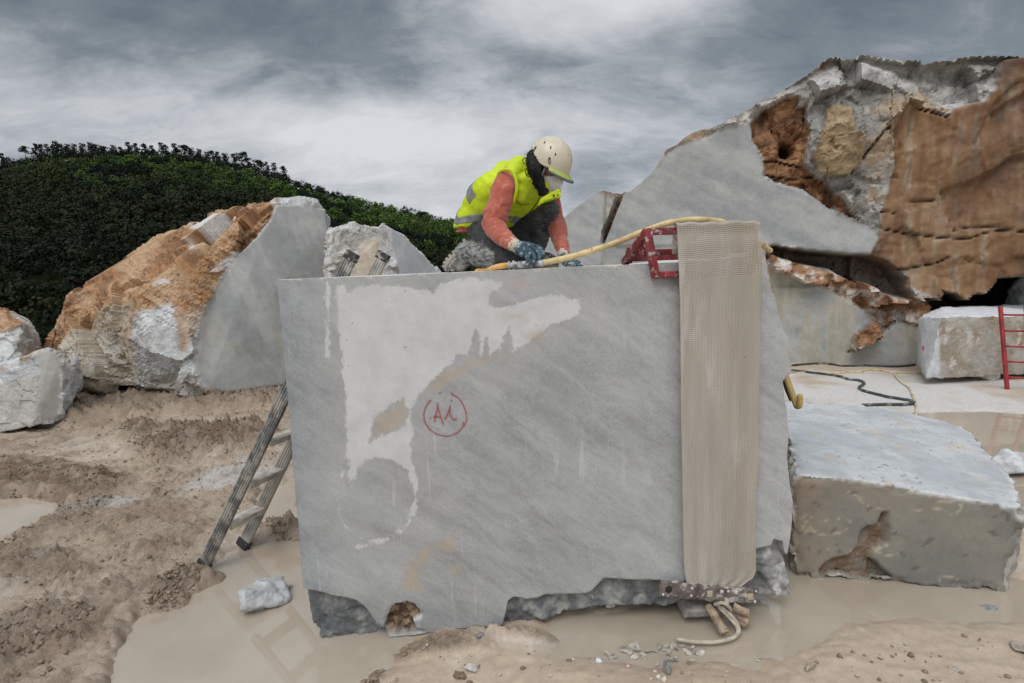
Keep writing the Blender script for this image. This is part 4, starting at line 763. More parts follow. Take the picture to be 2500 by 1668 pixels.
rkbar(TL, FL_, .03, .034, 'brace'); rkbar(TR, onblk(TR + BN * .33, BZ + .01), .03, .034, 'brace'); gA = P(1575, 612, 2.30); gB = P(1552, 618, 2.42); rkbar(gA, gB, .07, .012, 'gusset', (0, 1, 0))
gc_ = P(1535, 612, 2.55); rkbar(gc_, np.array([gc_[0], gc_[1], BZ + .006]), .028, .028, 'leg', (0, 1, 0)); rkbar(gc_, gA, .026, .03, 'bar')
m, b = material('woven_glass_mesh'); uvn = N('ShaderNodeUVMap'); uvv = uvn.outputs[0]; s2 = N('ShaderNodeSeparateXYZ'); L(uvv, s2.inputs[0])
def tri(x, per): return mth('ABSOLUTE', mth('SUBTRACT', mth('FRACT', mth('DIVIDE', x, per)), .5))
cu, cv = tri(s2.outputs[0], .0064), tri(s2.outputs[1], .0085); hole_ = mth('MULTIPLY', mth('LESS_THAN', cu, .24), mth('LESS_THAN', cv, .20)); v = objco()
blk = ramp(noise(mapping(v, sc=(3.5, 3.5, .8)), 2.6, 6, .65), .50, .68); hole_ = mth('MULTIPLY', hole_, mth('SUBTRACT', 1.0, mth('MULTIPLY', blk, .85)))
cc = mixc(ramp(noise(mapping(v, sc=(4, 4, .5)), 2.6, 5, .6), .35, .65), (.41, .375, .32), (.49, .455, .395)); cc = mixc(mth('MULTIPLY', blk, .45), cc, (.56, .54, .50))
cc = mixc(mth('MULTIPLY', ramp(mth('ADD', s2.outputs[0], mth('MULTIPLY', mth('SUBTRACT', noise(mapping(v, sc=(4, 4, 1)), 3.0, 6, .65), .5), .35)), .16, .30), .45), cc, (.36, .295, .215)); cc = mixc(mth('MULTIPLY', ramp(noise(mapping(v, sc=(3, 3, .35), loc=(4, 0, 0)), 2.0, 3), .52, .68), .35), cc, (.42, .34, .25)); cc = mixc(ramp(noise(v, 60, 2), .74, .77), cc, (.06, .04, .03))
thr = mth('ADD', mth('MULTIPLY', cu, 1.6), mth('MULTIPLY', cv, 1.2)); cc = mixc(1.0, cc, mth('ADD', mth('MULTIPLY', thr, .20), .88), 'MULTIPLY')
L(cc, b.inputs['Base Color']); b.inputs['Roughness'].default_value = .85; L(bump(thr, .0007), b.inputs['Normal'])
tr = N('ShaderNodeBsdfTransparent'); mx = N('ShaderNodeMixShader'); L(hole_, mx.inputs[0]); L(b.outputs[0], mx.inputs[1]); L(tr.outputs[0], mx.inputs[2]); o = [n for n in nt.nodes if n.type == 'OUTPUT_MATERIAL'][0]; L(mx.outputs[0], o.inputs[0]); STRIP = m
rows = [(1652, 1857, 549, 547), (1655, 1858, 600, 600), (1660, 1859, 723, 720), (1662, 1856, 860, 860), (1663, 1853, 1000, 1000), (1666, 1850, 1150, 1150), (1668, 1846, 1300, 1300), (1670, 1845, 1375, 1372), (1672, 1846, 1400, 1393), (1676, 1838, 1422, 1412), (1682, 1815, 1428, 1426), (1690, 1806, 1434, 1438)]
RI = np.interp(np.linspace(0, 1, 230), np.linspace(0, 1, len(rows)), np.arange(len(rows)))
Vv = []; UV = []; nu = 90; hh = np.cumsum([0] + [abs(rows[i + 1][2] - rows[i][2]) for i in range(len(rows) - 1)]); ts = np.linspace(0, hh[-1], 230); pos = np.interp(ts, hh, np.arange(len(rows)))
for r_, p_ in enumerate(pos):
    i = min(int(p_), len(rows) - 2); fq = p_ - i; a = [rows[i][k] + (rows[i + 1][k] - rows[i][k]) * fq for k in range(4)]; dn = r_ / 229
    for k in range(nu):
        u = k / (nu - 1); x = a[0] + (a[1] - a[0]) * u; y = a[2] + (a[3] - a[2]) * u
        off = -.056 - .003 * math.sin(u * 19 + dn * 2) * (1 - .3 * dn) - .004 * math.sin(u * 7 + 1) - .0035 * math.sin(u * 33 + dn * 5) * dn - .012 * max(0, (u - .93) / .07) * math.sin(dn * 21) * (1 - dn) + .006 * math.exp(-((dn - .02) / .02) ** 2) + .010 * dn
        wav = 1.2 * math.sin(u * 11 + 1) + .8 * math.sin(u * 23); top_w = (1 - min(1, r_ / 8)) * (-3 * math.exp(-((u - .75) / .2) ** 2) + 3 * u * 0 + 1.5 * math.sin(u * 25)); q_ = FPt(x + 1.0 * math.sin(dn * 14) * (u > .97), y + top_w, off); Vv.append(q_)
        UV.append((u * .365 * (a[1] - a[0]) / 200, -q_[2] + .004 * math.sin(u * 9) + .0022 * math.sin(u * 31)))
top_rows = []
for r_ in range(1, 14):   # folds over the top bar and lies back on the rack
    for k in range(nu):
        u = k / (nu - 1); q0 = Vv[k].copy(); ang = r_ / 13 * 3.0; q0 = q0 + BN * (.028 * (1 - math.cos(ang))) + np.array([0, 0, .012 * math.sin(ang)]) - np.array([0, 0, max(0, ang - 2) * .12]); top_rows.append((q0, (UV[k][0], UV[k][1] + -.01 * r_)))
Vall = []; UVall = []
for r_ in range(12, -1, -1):
    for k in range(nu): Vall.append(top_rows[r_ * nu + k][0]); UVall.append(top_rows[r_ * nu + k][1])
Vall += Vv; UVall += UV; nr = len(Vall) // nu; ig = np.arange(nr * nu).reshape(nr, nu); Fg = np.stack([ig[:-1, :-1], ig[1:, :-1], ig[1:, 1:], ig[:-1, 1:]], -1).reshape(-1, 4)
me = mkmesh('mesh_strip', Vall, Fg); uvl = me.uv_layers.new(name='UVMap'); uva = np.array(UVall, np.float32)[Fg.ravel()]; uvl.data.foreach_set('uv', uva.ravel())
me.materials.clear(); so__ = obj('mesh_strip', me, STRIP); md = so__.modifiers.new('thick', 'SOLIDIFY'); md.thickness = .0016
tag(so__, 'long beige woven mesh strip hanging down the front of the grey block', 'mesh strip')
RUST = simple('crusted_steel', (.155, .125, .115), .8, .1, nsc=18, nam=.5, dust=(.46, .43, .40), dsc=24, dlo=.50, dhi=.62, bsc=45, bd=.004)
cbr = empty('clamp_bar', tuple(FPt(1730, 1450, -.03)), 'rusty flat steel clamp bar crusted with plaster at the bottom of the woven strip', 'clamp bar')
bm_p = [(1615, 1420), (1690, 1426), (1760, 1434), (1851, 1440), (1852, 1472), (1844, 1475), (1770, 1472), (1700, 1465), (1640, 1460), (1609, 1456)]
V_, F_ = remesh([prism([FPt(x, y, -.052) for x, y in bm_p], BN, .018)], .0045); px, py = proj(V_); hd = np.hypot(px - 1633, py - 1441) - 8.5
V_ = V_ + BN * (np.where((V_ - BA) @ BN < -.045, 1, 0) * ss(-hd, -.5, 1.5) * .012)[:, None] + vnormals(V_, F_) * (.0022 * fbm(V_, 60, 3, 2) + .004 * ss(fbm(V_, 28, 3, 4), .15, .4))[:, None]
me = mkmesh('bar_plate', V_, F_); obj('bar_plate', me, RUST, cbr)
V_, F_ = ell(FPt(1633, 1441, -.0515), BT, np.array([0, 0, 1.]), BN, .0145, .0145, .002); MB().add(V_, F_).build('bolt_hole', simple('hole_dark', (.02, .018, .016), .9), cbr)
PLB = simple('plaster_blob', (.56, .53, .49), .85, bsc=80, bd=.002); MESHB = simple('mesh_patch', (.45, .38, .26), .85, bsc=120, bd=.002)
for x, y, r_ in [(1762, 1445, 6), (1798, 1446, 6.5), (1778, 1444, 4), (1843, 1469, 4), (1619, 1452, 4), (1846, 1444, 3.5), (1690, 1437, 4), (1688, 1455, 3.5)]:
    V_, F_ = ell(FPt(x, y, -.0545), BT, np.array([0, 0, 1.]), BN, r_ * .0017, r_ * .0019, .004, 9, 6); V_ = [q_ + RNG.normal(size=3) * .0008 for q_ in V_]; MB().add(V_, F_).build('plaster_lump', PLB, cbr)
for x, y in [(1733, 1450), (1832, 1457)]:
    V_, F_ = box(FPt(x, y, -.0535), BT, np.array([0, 0, 1.]), BN, .013, .015, .0016, .001); MB().add(V_, F_).build('mesh_patch', MESHB, cbr)
# sticks, plank and cord under the block
WOOD = simple('weathered_wood', (.30, .22, .15), .85, nsc=30, nam=.45, dust=(.46, .42, .38), dsc=18, dlo=.50, dhi=.62, bsc=50, bd=.004)
WEND = simple('split_wood_end', (.42, .30, .18), .9, nsc=60, nam=.4, bsc=70, bd=.004)
def log_(name, a, b_, r_, label, cat, grp=None):
    a, b_ = np.asarray(a), np.asarray(b_); pts = np.array([a + (b_ - a) * t for t in np.linspace(0, 1, 16)]); V_, F_ = tube(pts, r_, 18); V_ = np.array(V_); nn = np.stack([V_[i] - pts[i // 18] for i in range(len(V_))]); nn /= np.linalg.norm(nn, axis=1)[:, None]
    V_ = V_ + nn * (.16 * r_ * perlin(V_ * 22, 3) + .12 * r_ * perlin(V_ * np.array([60, 25, 60]), 4))[:, None]; o_ = tag(mkobj := obj(name, mkmesh(name, V_, F_), WOOD), label, cat, grp)
    d_ = nrm(b_ - a); V_, F_ = tube([b_ - d_ * .002, b_ + d_ * .004, b_ + d_ * .005], [r_ * .93, r_ * .9, r_ * .4], 14); V_ = np.array(V_); V_ += d_ * (.006 * perlin(V_ * 70, 6))[:, None]; e_ = obj('end_grain', mkmesh('end_grain', V_, F_), WEND, o_); return o_
def GZ(x, y, z): return G(x, y, z)
log_('wooden_log', GZ(1728, 1478, .085), GZ(1769, 1543, .028), .021, 'thin weathered stick pointing forward beside the bent cord under the block', 'log')
log_('wooden_log', GZ(1790, 1482, .10), GZ(1826, 1497, .088), .019, 'upper stick of the pair under the right corner of the block', 'log')
log_('wooden_log', GZ(1788, 1492, .05), GZ(1824, 1520, .032), .028, 'thick split log of the pair under the right corner of the block', 'log')
V_, F_ = box(GZ(1712, 1490, .055) + BN * .04, BT, np.array([0, 0, 1.]), BN, .085, .018, .06, .004); mb = MB().add(V_, F_); V_, F_ = box(GZ(1712, 1490, .055) + BN * .05 - np.array([.01, 0, .022]), BT, np.array([0, 0, 1.]), BN, .075, .008, .06, .002); mb.add(V_, F_)
tag(mb.build('wooden_plank', simple('grey_wood', (.24, .22, .20), .85, nsc=25, nam=.4, bsc=40, bd=.003)), 'short grey plank chocked under the block beneath the clamp bar', 'plank')
CORD = simple('muddy_cord', (.44, .38, .30), .8, nsc=40, nam=.2, bsc=60, bd=.0015)
def hose(name, pts, r_, mat, label=None, cat=None, n=10, parent=None, grp=None):
    V_, F_ = tube(catmull(pts, 8), r_, n, True, 3); o_ = MB().add(V_, F_).build(name, mat, parent)
    return tag(o_, label, cat, grp) if label else o_
cord = hose('cord', [GZ(1748, 1474, .10), GZ(1765, 1492, .085), GZ(1785, 1513, .055), GZ(1799, 1530, .03), GZ(1801, 1545, .012), GZ(1790, 1557, .008), GZ(1768, 1564, .008), GZ(1738, 1568, .009), GZ(1692, 1567, .010), GZ(1655, 1561, .012)], .0088, CORD, 'muddy bent cord curling out from under the clamp bar onto the wet ground', 'cord')
hose('strand', [GZ(1764, 1484, .10), GZ(1782, 1500, .08), GZ(1797, 1517, .05), GZ(1804, 1534, .025), GZ(1803, 1546, .012)], .0078, CORD, parent=cord)
hose('strand', [FPt(1746, 1476, -.06), FPt(1762, 1472, -.085), FPt(1774, 1477, -.09), FPt(1783, 1487, -.075), FPt(1778, 1498, -.05)], .008, CORD, parent=cord); hose('strand', [FPt(1773, 1464, -.07), FPt(1775, 1472, -.085), FPt(1776, 1480, -.08)], .0085, CORD, parent=cord)
# ================================================================== hoses
YEL = simple('yellow_hose', (.60, .46, .22), .5, nsc=14, nam=.25, dust=(.42, .22, .10), dsc=16, dlo=.56, dhi=.66, bsc=90, bd=.0006)
ORH = simple('orange_hose', (.62, .34, .09), .45, nsc=20, nam=.3, dust=(.65, .55, .40), dsc=16); GRM = simple('crusted_grey_metal', (.25, .25, .24), .7, .25, nsc=30, nam=.5, dust=(.50, .49, .47), dsc=30, dlo=.45, dhi=.6, bsc=70, bd=.003)
BLK = simple('black_hose', (.035, .045, .048), .6, dust=(.3, .28, .25), dsc=8)
hr = .0145
hs = hose('air_hose', [P(1310, 645, 2.41), P(1330, 641, 2.41), P(1365, 634, 2.41), P(1407, 624, 2.42), P(1445, 612, 2.43), P(1484, 600, 2.45), P(1525, 584, 2.47), P(1562, 569, 2.45), P(1603, 554, 2.42), P(1641, 543, 2.40), P(1689, 537, 2.40), P(1737, 539, 2.42), P(1775, 547, 2.48), P(1830, 575, 2.60), P(1880, 612, 2.75)], hr, YEL, 'yellow hose rising from the hand over the red rack at the top of the block', 'hose', 14)
hose('short_hose', [P(1242, 648, 2.42), P(1225, 650, 2.43), P(1205, 655, 2.46), P(1188, 662, 2.52), P(1165, 663, 2.62)], .0145, ORH, parent=hs)
ca_, cb2 = P(1240, 649, 2.415), P(1312, 644, 2.41); mb = MB(); u_ = nrm(cb2 - ca_)
V_, F_ = tube([ca_ + (cb2 - ca_) * t for t in (0, .05, .06, .15, .16, .22, .3, .5, .7, .74, .8, .86, .9, 1)], [.017, .018, .014, .014, .020, .020, .016, .018, .017, .021, .021, .016, .016, .016], 14); mb.add(V_, F_)
for t, r_ in ((.05, .019), (.20, .0215), (.78, .0215), (.90, .0185)):
    a = np.linspace(0, 2 * math.pi, 15); x_ = nrm(np.cross(u_, (0, 0, 1))); y_ = np.cross(u_, x_); V_, F_ = tube([ca_ + (cb2 - ca_) * t + (x_ * math.cos(k) + y_ * math.sin(k)) * r_ for k in a], .0032, 6); mb.add(V_, F_)
for k in range(26):
    t = RNG.uniform(.1, .9); V_, F_ = ell(ca_ + (cb2 - ca_) * t + RNG.normal(size=3) * .010, np.array([1, 0, 0.]), np.array([0, 1, 0.]), np.array([0, 0, 1.]), *(RNG.uniform(.003, .009, 3)), 7, 5); mb.add(V_, F_)
mb.build('coupling', GRM, hs)
V_, F_ = tube([cb2 - u_ * .002, cb2 + u_ * .028], .0165, 14); MB().add(V_, F_).build('clamp_collar', simple('grey_collar', (.42, .41, .40), .5, .4, nsc=40, nam=.3), hs)
def gh(pts, r_): return [np.array([*G(x, y, .03)[:2], 0]) for x, y in pts]
def lay(pts, r_):
    o_ = []
    for p_ in catmull([np.array(G(x, y, .02)) for x, y in pts], 4): o_.append(np.array([p_[0], p_[1], max(gz(p_[0], p_[1]), -.012) + r_ * .9]))
    return o_
z7 = lambda z: T(z, 1880, 820, 3.647)
def ghose(name, z, r_, mat, label): V_, F_ = tube(lay(z7(z), r_), r_, 9, True, 2); tag(MB().add(V_, F_).build(name, mat), label, 'hose')
ghose('ground_hose', [(100, 295), (200, 305), (400, 330), (600, 355), (700, 385), (780, 393), (835, 415), (825, 435), (793, 460), (830, 485), (900, 505), (1000, 530), (1100, 550), (1200, 565), (1270, 580), (1285, 598), (1230, 607), (1100, 612), (830, 615)], .018, BLK, 'black hose looping across the white dusty ground behind the low block')
ghose('ground_hose', [(200, 262), (265, 255), (450, 243), (560, 252), (650, 265), (850, 262), (1100, 272), (1250, 262), (1400, 235)], .018, BLK, 'black hose running along the foot of the rock mass')
ghose('ground_hose', [(150, 325), (350, 320), (550, 330), (700, 318), (800, 320), (850, 300), (930, 295), (1000, 305), (1060, 318), (1090, 325), (1240, 328), (1380, 328), (1500, 332)], .011, YEL, 'yellow hose lying across the ground towards the squared block behind the red ladder')
ghose('ground_hose', [(1100, 325), (1140, 385), (1190, 425), (1240, 460), (1270, 520), (1290, 580), (1305, 640), (1300, 680), (1275, 725)], .013, simple('pale_hose', (.55, .47, .33), .6, nsc=9, nam=.3), 'pale hose curving from the yellow hose down behind the low block')
hose('hose_end', [P(1912, 905, 2.95), P(1921, 925, 2.93), P(1932, 955, 2.9), P(1940, 978, 2.88), P(1946, 992, 2.86), P(1952, 988, 2.84), P(1953, 968, 2.84)], .017, simple('old_hose', (.36, .25, .09), .6, nsc=10, nam=.35), 'brown yellow hose hanging behind the ragged right edge of the big block', 'hose')
hose('hose_end', [P(1914, 930, 2.97), P(1919, 950, 2.96), P(1930, 976, 2.95)], .009, BLK, 'thin dark cable hanging beside the brown yellow hose', 'cable')
# ================================================================== red ladder, chocks
RED2 = simple('red_ladder_paint', (.30, .025, .03), .5, nsc=10, nam=.3)
rl0 = G(2459, 951); rl1 = P(2442, 748, rl0[1] + .22); rr0 = rl0 + (G(2530, 956) - rl0) * .90; rr1 = rl1 + (rr0 - rl0)
rlad = empty('red_ladder', tuple((rl0 + rr0) / 2), 'thin red steel ladder leaning on the squared block at the right edge', 'ladder')
for a, b_ in ((rl0, rl1), (rr0, rr1)): V_, F_ = bar(a, b_, .038, .03, (0, 1, 0)); MB().add(V_, F_).build('rail', RED2, rlad)
for y in (769, 808, 846, 883, 921):
    t = (951 - y) / 203.; V_, F_ = tube([rl0 + (rl1 - rl0) * t, rr0 + (rr1 - rr0) * t], .012, 8); MB().add(V_, F_).build('rung', RED2, rlad)
# ================================================================== loose stones
def chunk(name, c, r, label, col, seed=0, n=4, mat=None, cat='stone', group=None, sq=(1, 1, .75), vox=None, rot=None):
    rr = np.random.default_rng(seed); pts = rr.normal(size=(11, 3)); pts /= np.linalg.norm(pts, axis=1)[:, None]; pts = pts * rr.uniform(.85, 1.1, (11, 1)) * np.array(sq) * np.asarray(r)
    V, F, n_, ed = stones([hull(np.asarray(c) + pts)], vox or max(np.max(r) / 16, .0035)); N_ = vnormals(V, F); R_ = float(np.max(r))
    V2 = V + N_ * (R_ * (.10 * fbm(V, 3 / R_, 4, seed) + .18 * facet(V, 2.6 / R_, seed)[0] / R_ * R_))[:, None] if False else V + N_ * (.10 * R_ * fbm(V, 2.5 / R_, 4, seed) + .13 * facet(V, 2.0 / R_, seed)[0])[:, None]
    t = fbm(V, 3 / R_, 4, seed + 1); return build_stone(name, label, V2, F, lerp(np.array(col) * .8, np.minimum(np.array(col) * 1.12, .8), ss(t, -.25, .25)), np.full(len(V), .40), mat or SMn, cat, group)
g0 = G(640, 1478); chunk('white_rock', [g0[0] + .01, g0[1] + .03, .06], .15, 'pale grey angular rock sitting in the muddy puddle left of the block', [.52, .52, .52], 5, sq=(1.05, .95, .72))
g0 = G(697, 1432); chunk('stone_chip', [g0[0], g0[1], .0], .035, 'flat white chip just right of the pale rock in the puddle', [.62, .62, .61], 8, sq=(1.3, 1, .4))
g0 = G(1630, 1642); chunk('stone_chip', [g0[0], g0[1], .018], .042, 'upright speckled grey stone in the mud in front of the clamp bar', [.30, .30, .27], 9, sq=(.9, .9, 1.1))
g0 = G(2475, 1160); chunk('white_rock', [g0[0] + .1, g0[1] + .1, .05], .20, 'grey and white rock on the wet ground past the low block at the right edge', [.50, .50, .50], 12, sq=(1.2, .8, .6))
for i, (x, y, z_, c_) in enumerate([(2106, 1079, .52, [.48, .38, .26]), (2107, 1100, .51, [.56, .49, .40])]):
    q_ = G(x, y, z_); chunk('stone_chip', [q_[0], q_[1], z_ + .012], .082, ('thin brown flake lying on the pale top of the low block', 'larger cream flake nearest the viewer on top of the low block')[i], c_, 30 + i, sq=(1.0, .8 if i else .4, .16), vox=.005)
q_ = G(2452, 938); chunk('chock_stone', [q_[0], q_[1] + .30, .08], .20, 'pale chock stone in the dark gap under the squared block by the red ladder', [.55, .53, .48], 41, sq=(1.1, .8, .6))
q_ = G(2300, 932); chunk('chock_stone', [q_[0] + .35, q_[1] + .55, .06], .18, 'chock stone deep in the shade under the left end of the squared block', [.4, .38, .34], 43, sq=(1.1, .8, .7))
q_ = P(2560, 740, 7.6); chunk('boulder', q_, .55, 'grey boulder in front of the dark hollow behind the red ladder', [.42, .43, .42], 44, sq=(.8, .8, 1.2), vox=.03, mat=SM, cat='boulder')
q_ = G(299, 966); chunk('brick_piece', [q_[0], q_[1], .12], .14, 'broken piece of orange red stone on the mud heap below the brown backed boulder', [.42, .17, .09], 45, sq=(1.3, .9, .6), cat='stone')
q_ = G(458, 1085); chunk('white_rock', [q_[0] - .02, q_[1], .10], .085, 'small cream stone standing in the dark mud clods', [.56, .52, .46], 46, sq=(.6, .8, 1.2)); q_ = G(505, 1108); chunk('stone_chip', [q_[0], q_[1], .08], .07, 'rounded pale stone at the right end of the dark mud clods', [.42, .36, .30], 47)
for i, (x, y, s_, c_, lb) in enumerate([(1150, 1640, .034, [.50, .46, .42], 'pale crumbling stone standing in the mud below the middle of the block'), (1122, 1655, .030, [.20, .13, .09], 'dark brown clod beside the pale crumbling stone'), (1172, 1563, .022, [.22, .21, .21], 'small dark grey stone in the mud ridge under the block'), (1530, 1628, .018, [.50, .36, .30], 'small pinkish pebble in the mud left of the speckled stone'),
                                       (2420, 1480, .045, [.25, .25, .24], 'flat dark flake on the wet mud in front of the low block'), (1985, 1636, .035, [.33, .27, .21], 'long brown flake in the mud at the bottom right'), (1460, 1612, .020, [.66, .68, .70], 'small bright white chip in the mud in front of the block'), (2500, 1590, .05, [.32, .28, .23], 'grey brown stone half sunk in mud at the right edge')]):
    q_ = G(x, y); chunk('stone_chip', [q_[0], q_[1], gz(q_[0], q_[1]) + s_ * .25], s_, lb, c_, 60 + i, sq=(1.2, .8, .55), vox=.0045)
def flat_chip(i, x, y, s_, c_, lb, grp):
    q_ = G(x, y); r_ = np.random.default_rng(100 + i); a0 = r_.uniform(0, 6); k = 6; tl = np.array([r_.normal() * .35, r_.normal() * .35])
    pts = [np.array([q_[0] + s_ * r_.uniform(.6, 1.2) * math.cos(a0 + j * 6.28 / k), q_[1] + s_ * .8 * r_.uniform(.6, 1.2) * math.sin(a0 + j * 6.28 / k)]) for j in range(k)]; zz = max(gz(q_[0], q_[1]), -.012)
    V_ = [np.array([p_[0], p_[1], zz + .002 + (p_ - q_[:2]) @ tl + dz_]) for dz_ in (0, s_ * .22) for p_ in pts]; F_ = [tuple(range(k))[::-1], tuple(range(k, 2 * k))] + [(j, (j + 1) % k, (j + 1) % k + k, j + k) for j in range(k)]
    tag(MB().add(V_, F_).build('stone_flake', c_, None, False), lb, 'stone flake', grp)
FLK = [simple('flake_grey', (.33, .30, .26), .8, nsc=60, nam=.3, dust=(.5, .43, .34), dsc=40), simple('flake_pale', (.52, .49, .44), .8, nsc=60, nam=.2, dust=(.5, .42, .32), dsc=40)]
r_ = random.Random(3)
for i in range(46):
    x, y = r_.uniform(1480, 1720), r_.uniform(1572, 1612); y += (1720 - x) * -.02
    flat_chip(i, x, y, r_.uniform(.008, .022), FLK[r_.random() < .45], 'small flake of broken marble in the scatter in front of the bent cord', 'marble flakes scattered by the cord')
for i in range(26):
    x, y = r_.uniform(960, 2480), r_.uniform(1575, 1668); flat_chip(60 + i, x, y, r_.uniform(.005, .013), FLK[r_.random() < .5], 'tiny stone crumb lying on the wet mud in the foreground', 'stone crumbs on the wet mud')
# gravel and clods on the churned mud, too many to count
def scatter(polys, n, lo, hi, col, name, label, seed):
    rr = np.random.default_rng(seed); mb = []; Fs_ = []; Cs_ = []; off_ = 0; bm = bmesh.new(); bmesh.ops.create_icosphere(bm, subdivisions=1, radius=1); bv = np.array([v.co for v in bm.verts]); bf = np.array([[v.index for v in f_.verts] for f_ in bm.faces]); bm.free()
    for poly, k in polys:
        a = np.array(poly); lo_, hi_ = a.min(0), a.max(0); m_ = int(n * k); pt = rr.uniform(lo_, hi_, (m_ * 3, 2)); pt = pt[sdpoly(pt, poly) < .03][:m_]
        pt = pt[fbm(np.concatenate([pt, np.zeros((len(pt), 1))], 1), 3.5, 3, seed) > -.08]
        for p_ in pt:
            s_ = lo * (hi / lo) ** (rr.random() ** 2.2); zz = gz(p_[0], p_[1])
            if zz < -.012: continue
            v_ = bv * rr.uniform(.55, 1.2, (len(bv), 1)) * np.array([1.1, 1, .8]) * s_; mb.append(v_ + np.array([p_[0], p_[1], zz + s_ * .2])); Fs_.append(bf + off_); off_ += len(bv); Cs_.append(np.tile(np.array(col) * rr.uniform(.65, 1.25), (len(bv), 1)))
    me_ = mkmesh(name, np.concatenate(mb), np.concatenate(Fs_)); attr(me_, 'col', np.concatenate(Cs_)); attr(me_, 'rough', np.full(off_, .6)); tag(obj(name, me_, SMn), label, name, kind='stuff')
LEFTG = gp([(-300, 1130), (200, 1030), (480, 1020), (690, 1000), (690, 1160), (500, 1400), (330, 1500), (250, 1668), (-500, 1668)]); RIGHTG = gp([(860, 1668), (960, 1570), (1300, 1545), (1700, 1600), (2500, 1560), (2500, 1720), (860, 1720)])
scatter([(LEFTG, .35), (MOUND[0][0], .14), (MOUND[1][0], .18), (MOUND[2][0], .08), (MOUND[4][0], .05), (MOUND[3][0], .04), (MOUND[5][0], .04), (RIGHTG, .02)] + [(MOUND[k][0], .03) for k in (7, 8)], 16000, .003, .016, [.25, .185, .13], 'clods', 'small mud clods and gravel strewn over the churned ground', 4)
# ================================================================== the worker
m, b = material('orange_sweatshirt'); v = objco()
cc = mixc(ramp(noise(v, 9, 5, .6), .35, .7), (.38, .085, .050), (.47, .125, .080)); cc = mixc(mth('MULTIPLY', ramp(noise(v, 22, 7, .72), .52, .68), .5), cc, (.60, .34, .27)); L(cc, b.inputs['Base Color']); b.inputs['Roughness'].default_value = .9; L(bump(mth('ADD', noise(v, 28, 4, .6), mth('MULTIPLY', noise(v, 240, 4, .6), .12)), .010, .8), b.inputs['Normal']); b.inputs['Sheen Weight'].default_value = .2; SWEAT = m
m, b = material('hi_vis_yellow'); v = objco(); cc = mixc(ramp(noise(v, 7, 5, .6), .35, .7), (.48, .60, .004), (.60, .74, .008)); cc = mixc(mth('MULTIPLY', ramp(noise(v, 13, 6, .7), .60, .72), .35), cc, (.40, .38, .14)); L(cc, b.inputs['Base Color']); b.inputs['Roughness'].default_value = .6
L(bump(mth('ADD', noise(mapping(v, rot=(0, .7, 0), sc=(1, 1, .45)), 16, 3, .5), mth('MULTIPLY', noise(v, 200, 3), .1)), .010, .7), b.inputs['Normal']); HV = m
BAND = simple('reflective_grey', (.20, .20, .21), .5, .2, nsc=30, nam=.2, dust=(.30, .30, .28), dsc=12, bsc=90, bd=.0008)
m, b = material('work_trousers'); v = objco(); cc = mixc(ramp(noise(v, 10, 5, .6), .35, .7), (.018, .019, .020), (.040, .041, .043)); du = attr_n('dust', True)
cc = mixc(mth('MULTIPLY', ramp(noise(v, 26, 8, .75), .57, .72), .40), cc, (.34, .34, .32)); cc = mixc(mth('MULTIPLY', du, ramp(noise(mapping(v, rot=(0, .5, 0), sc=(1, 1, 3)), 18, 8, .72), .36, .62)), cc, (.34, .34, .32)); L(cc, b.inputs['Base Color']); b.inputs['Roughness'].default_value = .85; L(bump(noise(v, 150, 4, .6), .002), b.inputs['Normal']); TROU = m
SKIN = simple('skin', (.42, .19, .12), .55, nsc=20, nam=.12); HAIR = simple('dark_hair', (.006, .0045, .004), .6, nsc=60, nam=.4, bsc=90, bd=.002, spec=.25); DARKC = simple('black_cloth', (.015, .015, .017), .85, nsc=20, nam=.3)
SHELL = simple('cream_helmet_shell', (.58, .51, .385), .38, nsc=5, nam=.05, dust=(.46, .41, .33), dsc=5, dlo=.55, dhi=.75, coat=.15); VENT = simple('vent_black', (.012, .012, .012), .6); MASKM = simple('white_mask_fabric', (.76, .73, .70), .9, nsc=8, nam=.06, bsc=160, bd=.0006)
GREEN = simple('yellow_green_peak', (.36, .42, .10), .7, nsc=20, nam=.15); PEAKE = simple('dark_grey_trim', (.09, .10, .11), .7, nsc=30, nam=.3); GLOVE = simple('blue_work_glove', (.022, .060, .085), .7, nsc=20, nam=.4, dust=(.36, .38, .38), dsc=30, dlo=.50, dhi=.64, bsc=120, bd=.002); CUFF = simple('pale_glove_cuff', (.52, .44, .34), .9, nsc=40, nam=.15)
BOOT = simple('dusty_boot', (.09, .088, .08), .85, nsc=20, nam=.5, dust=(.42, .40, .36), dsc=22, dlo=.42, dhi=.58, bsc=60, bd=.004); SOLE = simple('boot_sole', (.36, .33, .27), .85, nsc=20, nam=.3, dust=(.1, .1, .09), dsc=20)
XA = np.array([1, 0, 0.]); YA = np.array([0, 1, 0.]); ZA = np.array([0, 0, 1.]); TOPZ = 1.692
def pr_px(v_, s_=1.0): return v_ * s_
def chain(pts, rad, n=14, per=5):
    q_ = catmull(pts, per); r_ = np.interp(np.linspace(0, 1, len(q_)), np.linspace(0, 1, len(rad)), rad); return tube(q_, r_, n, True, 4)
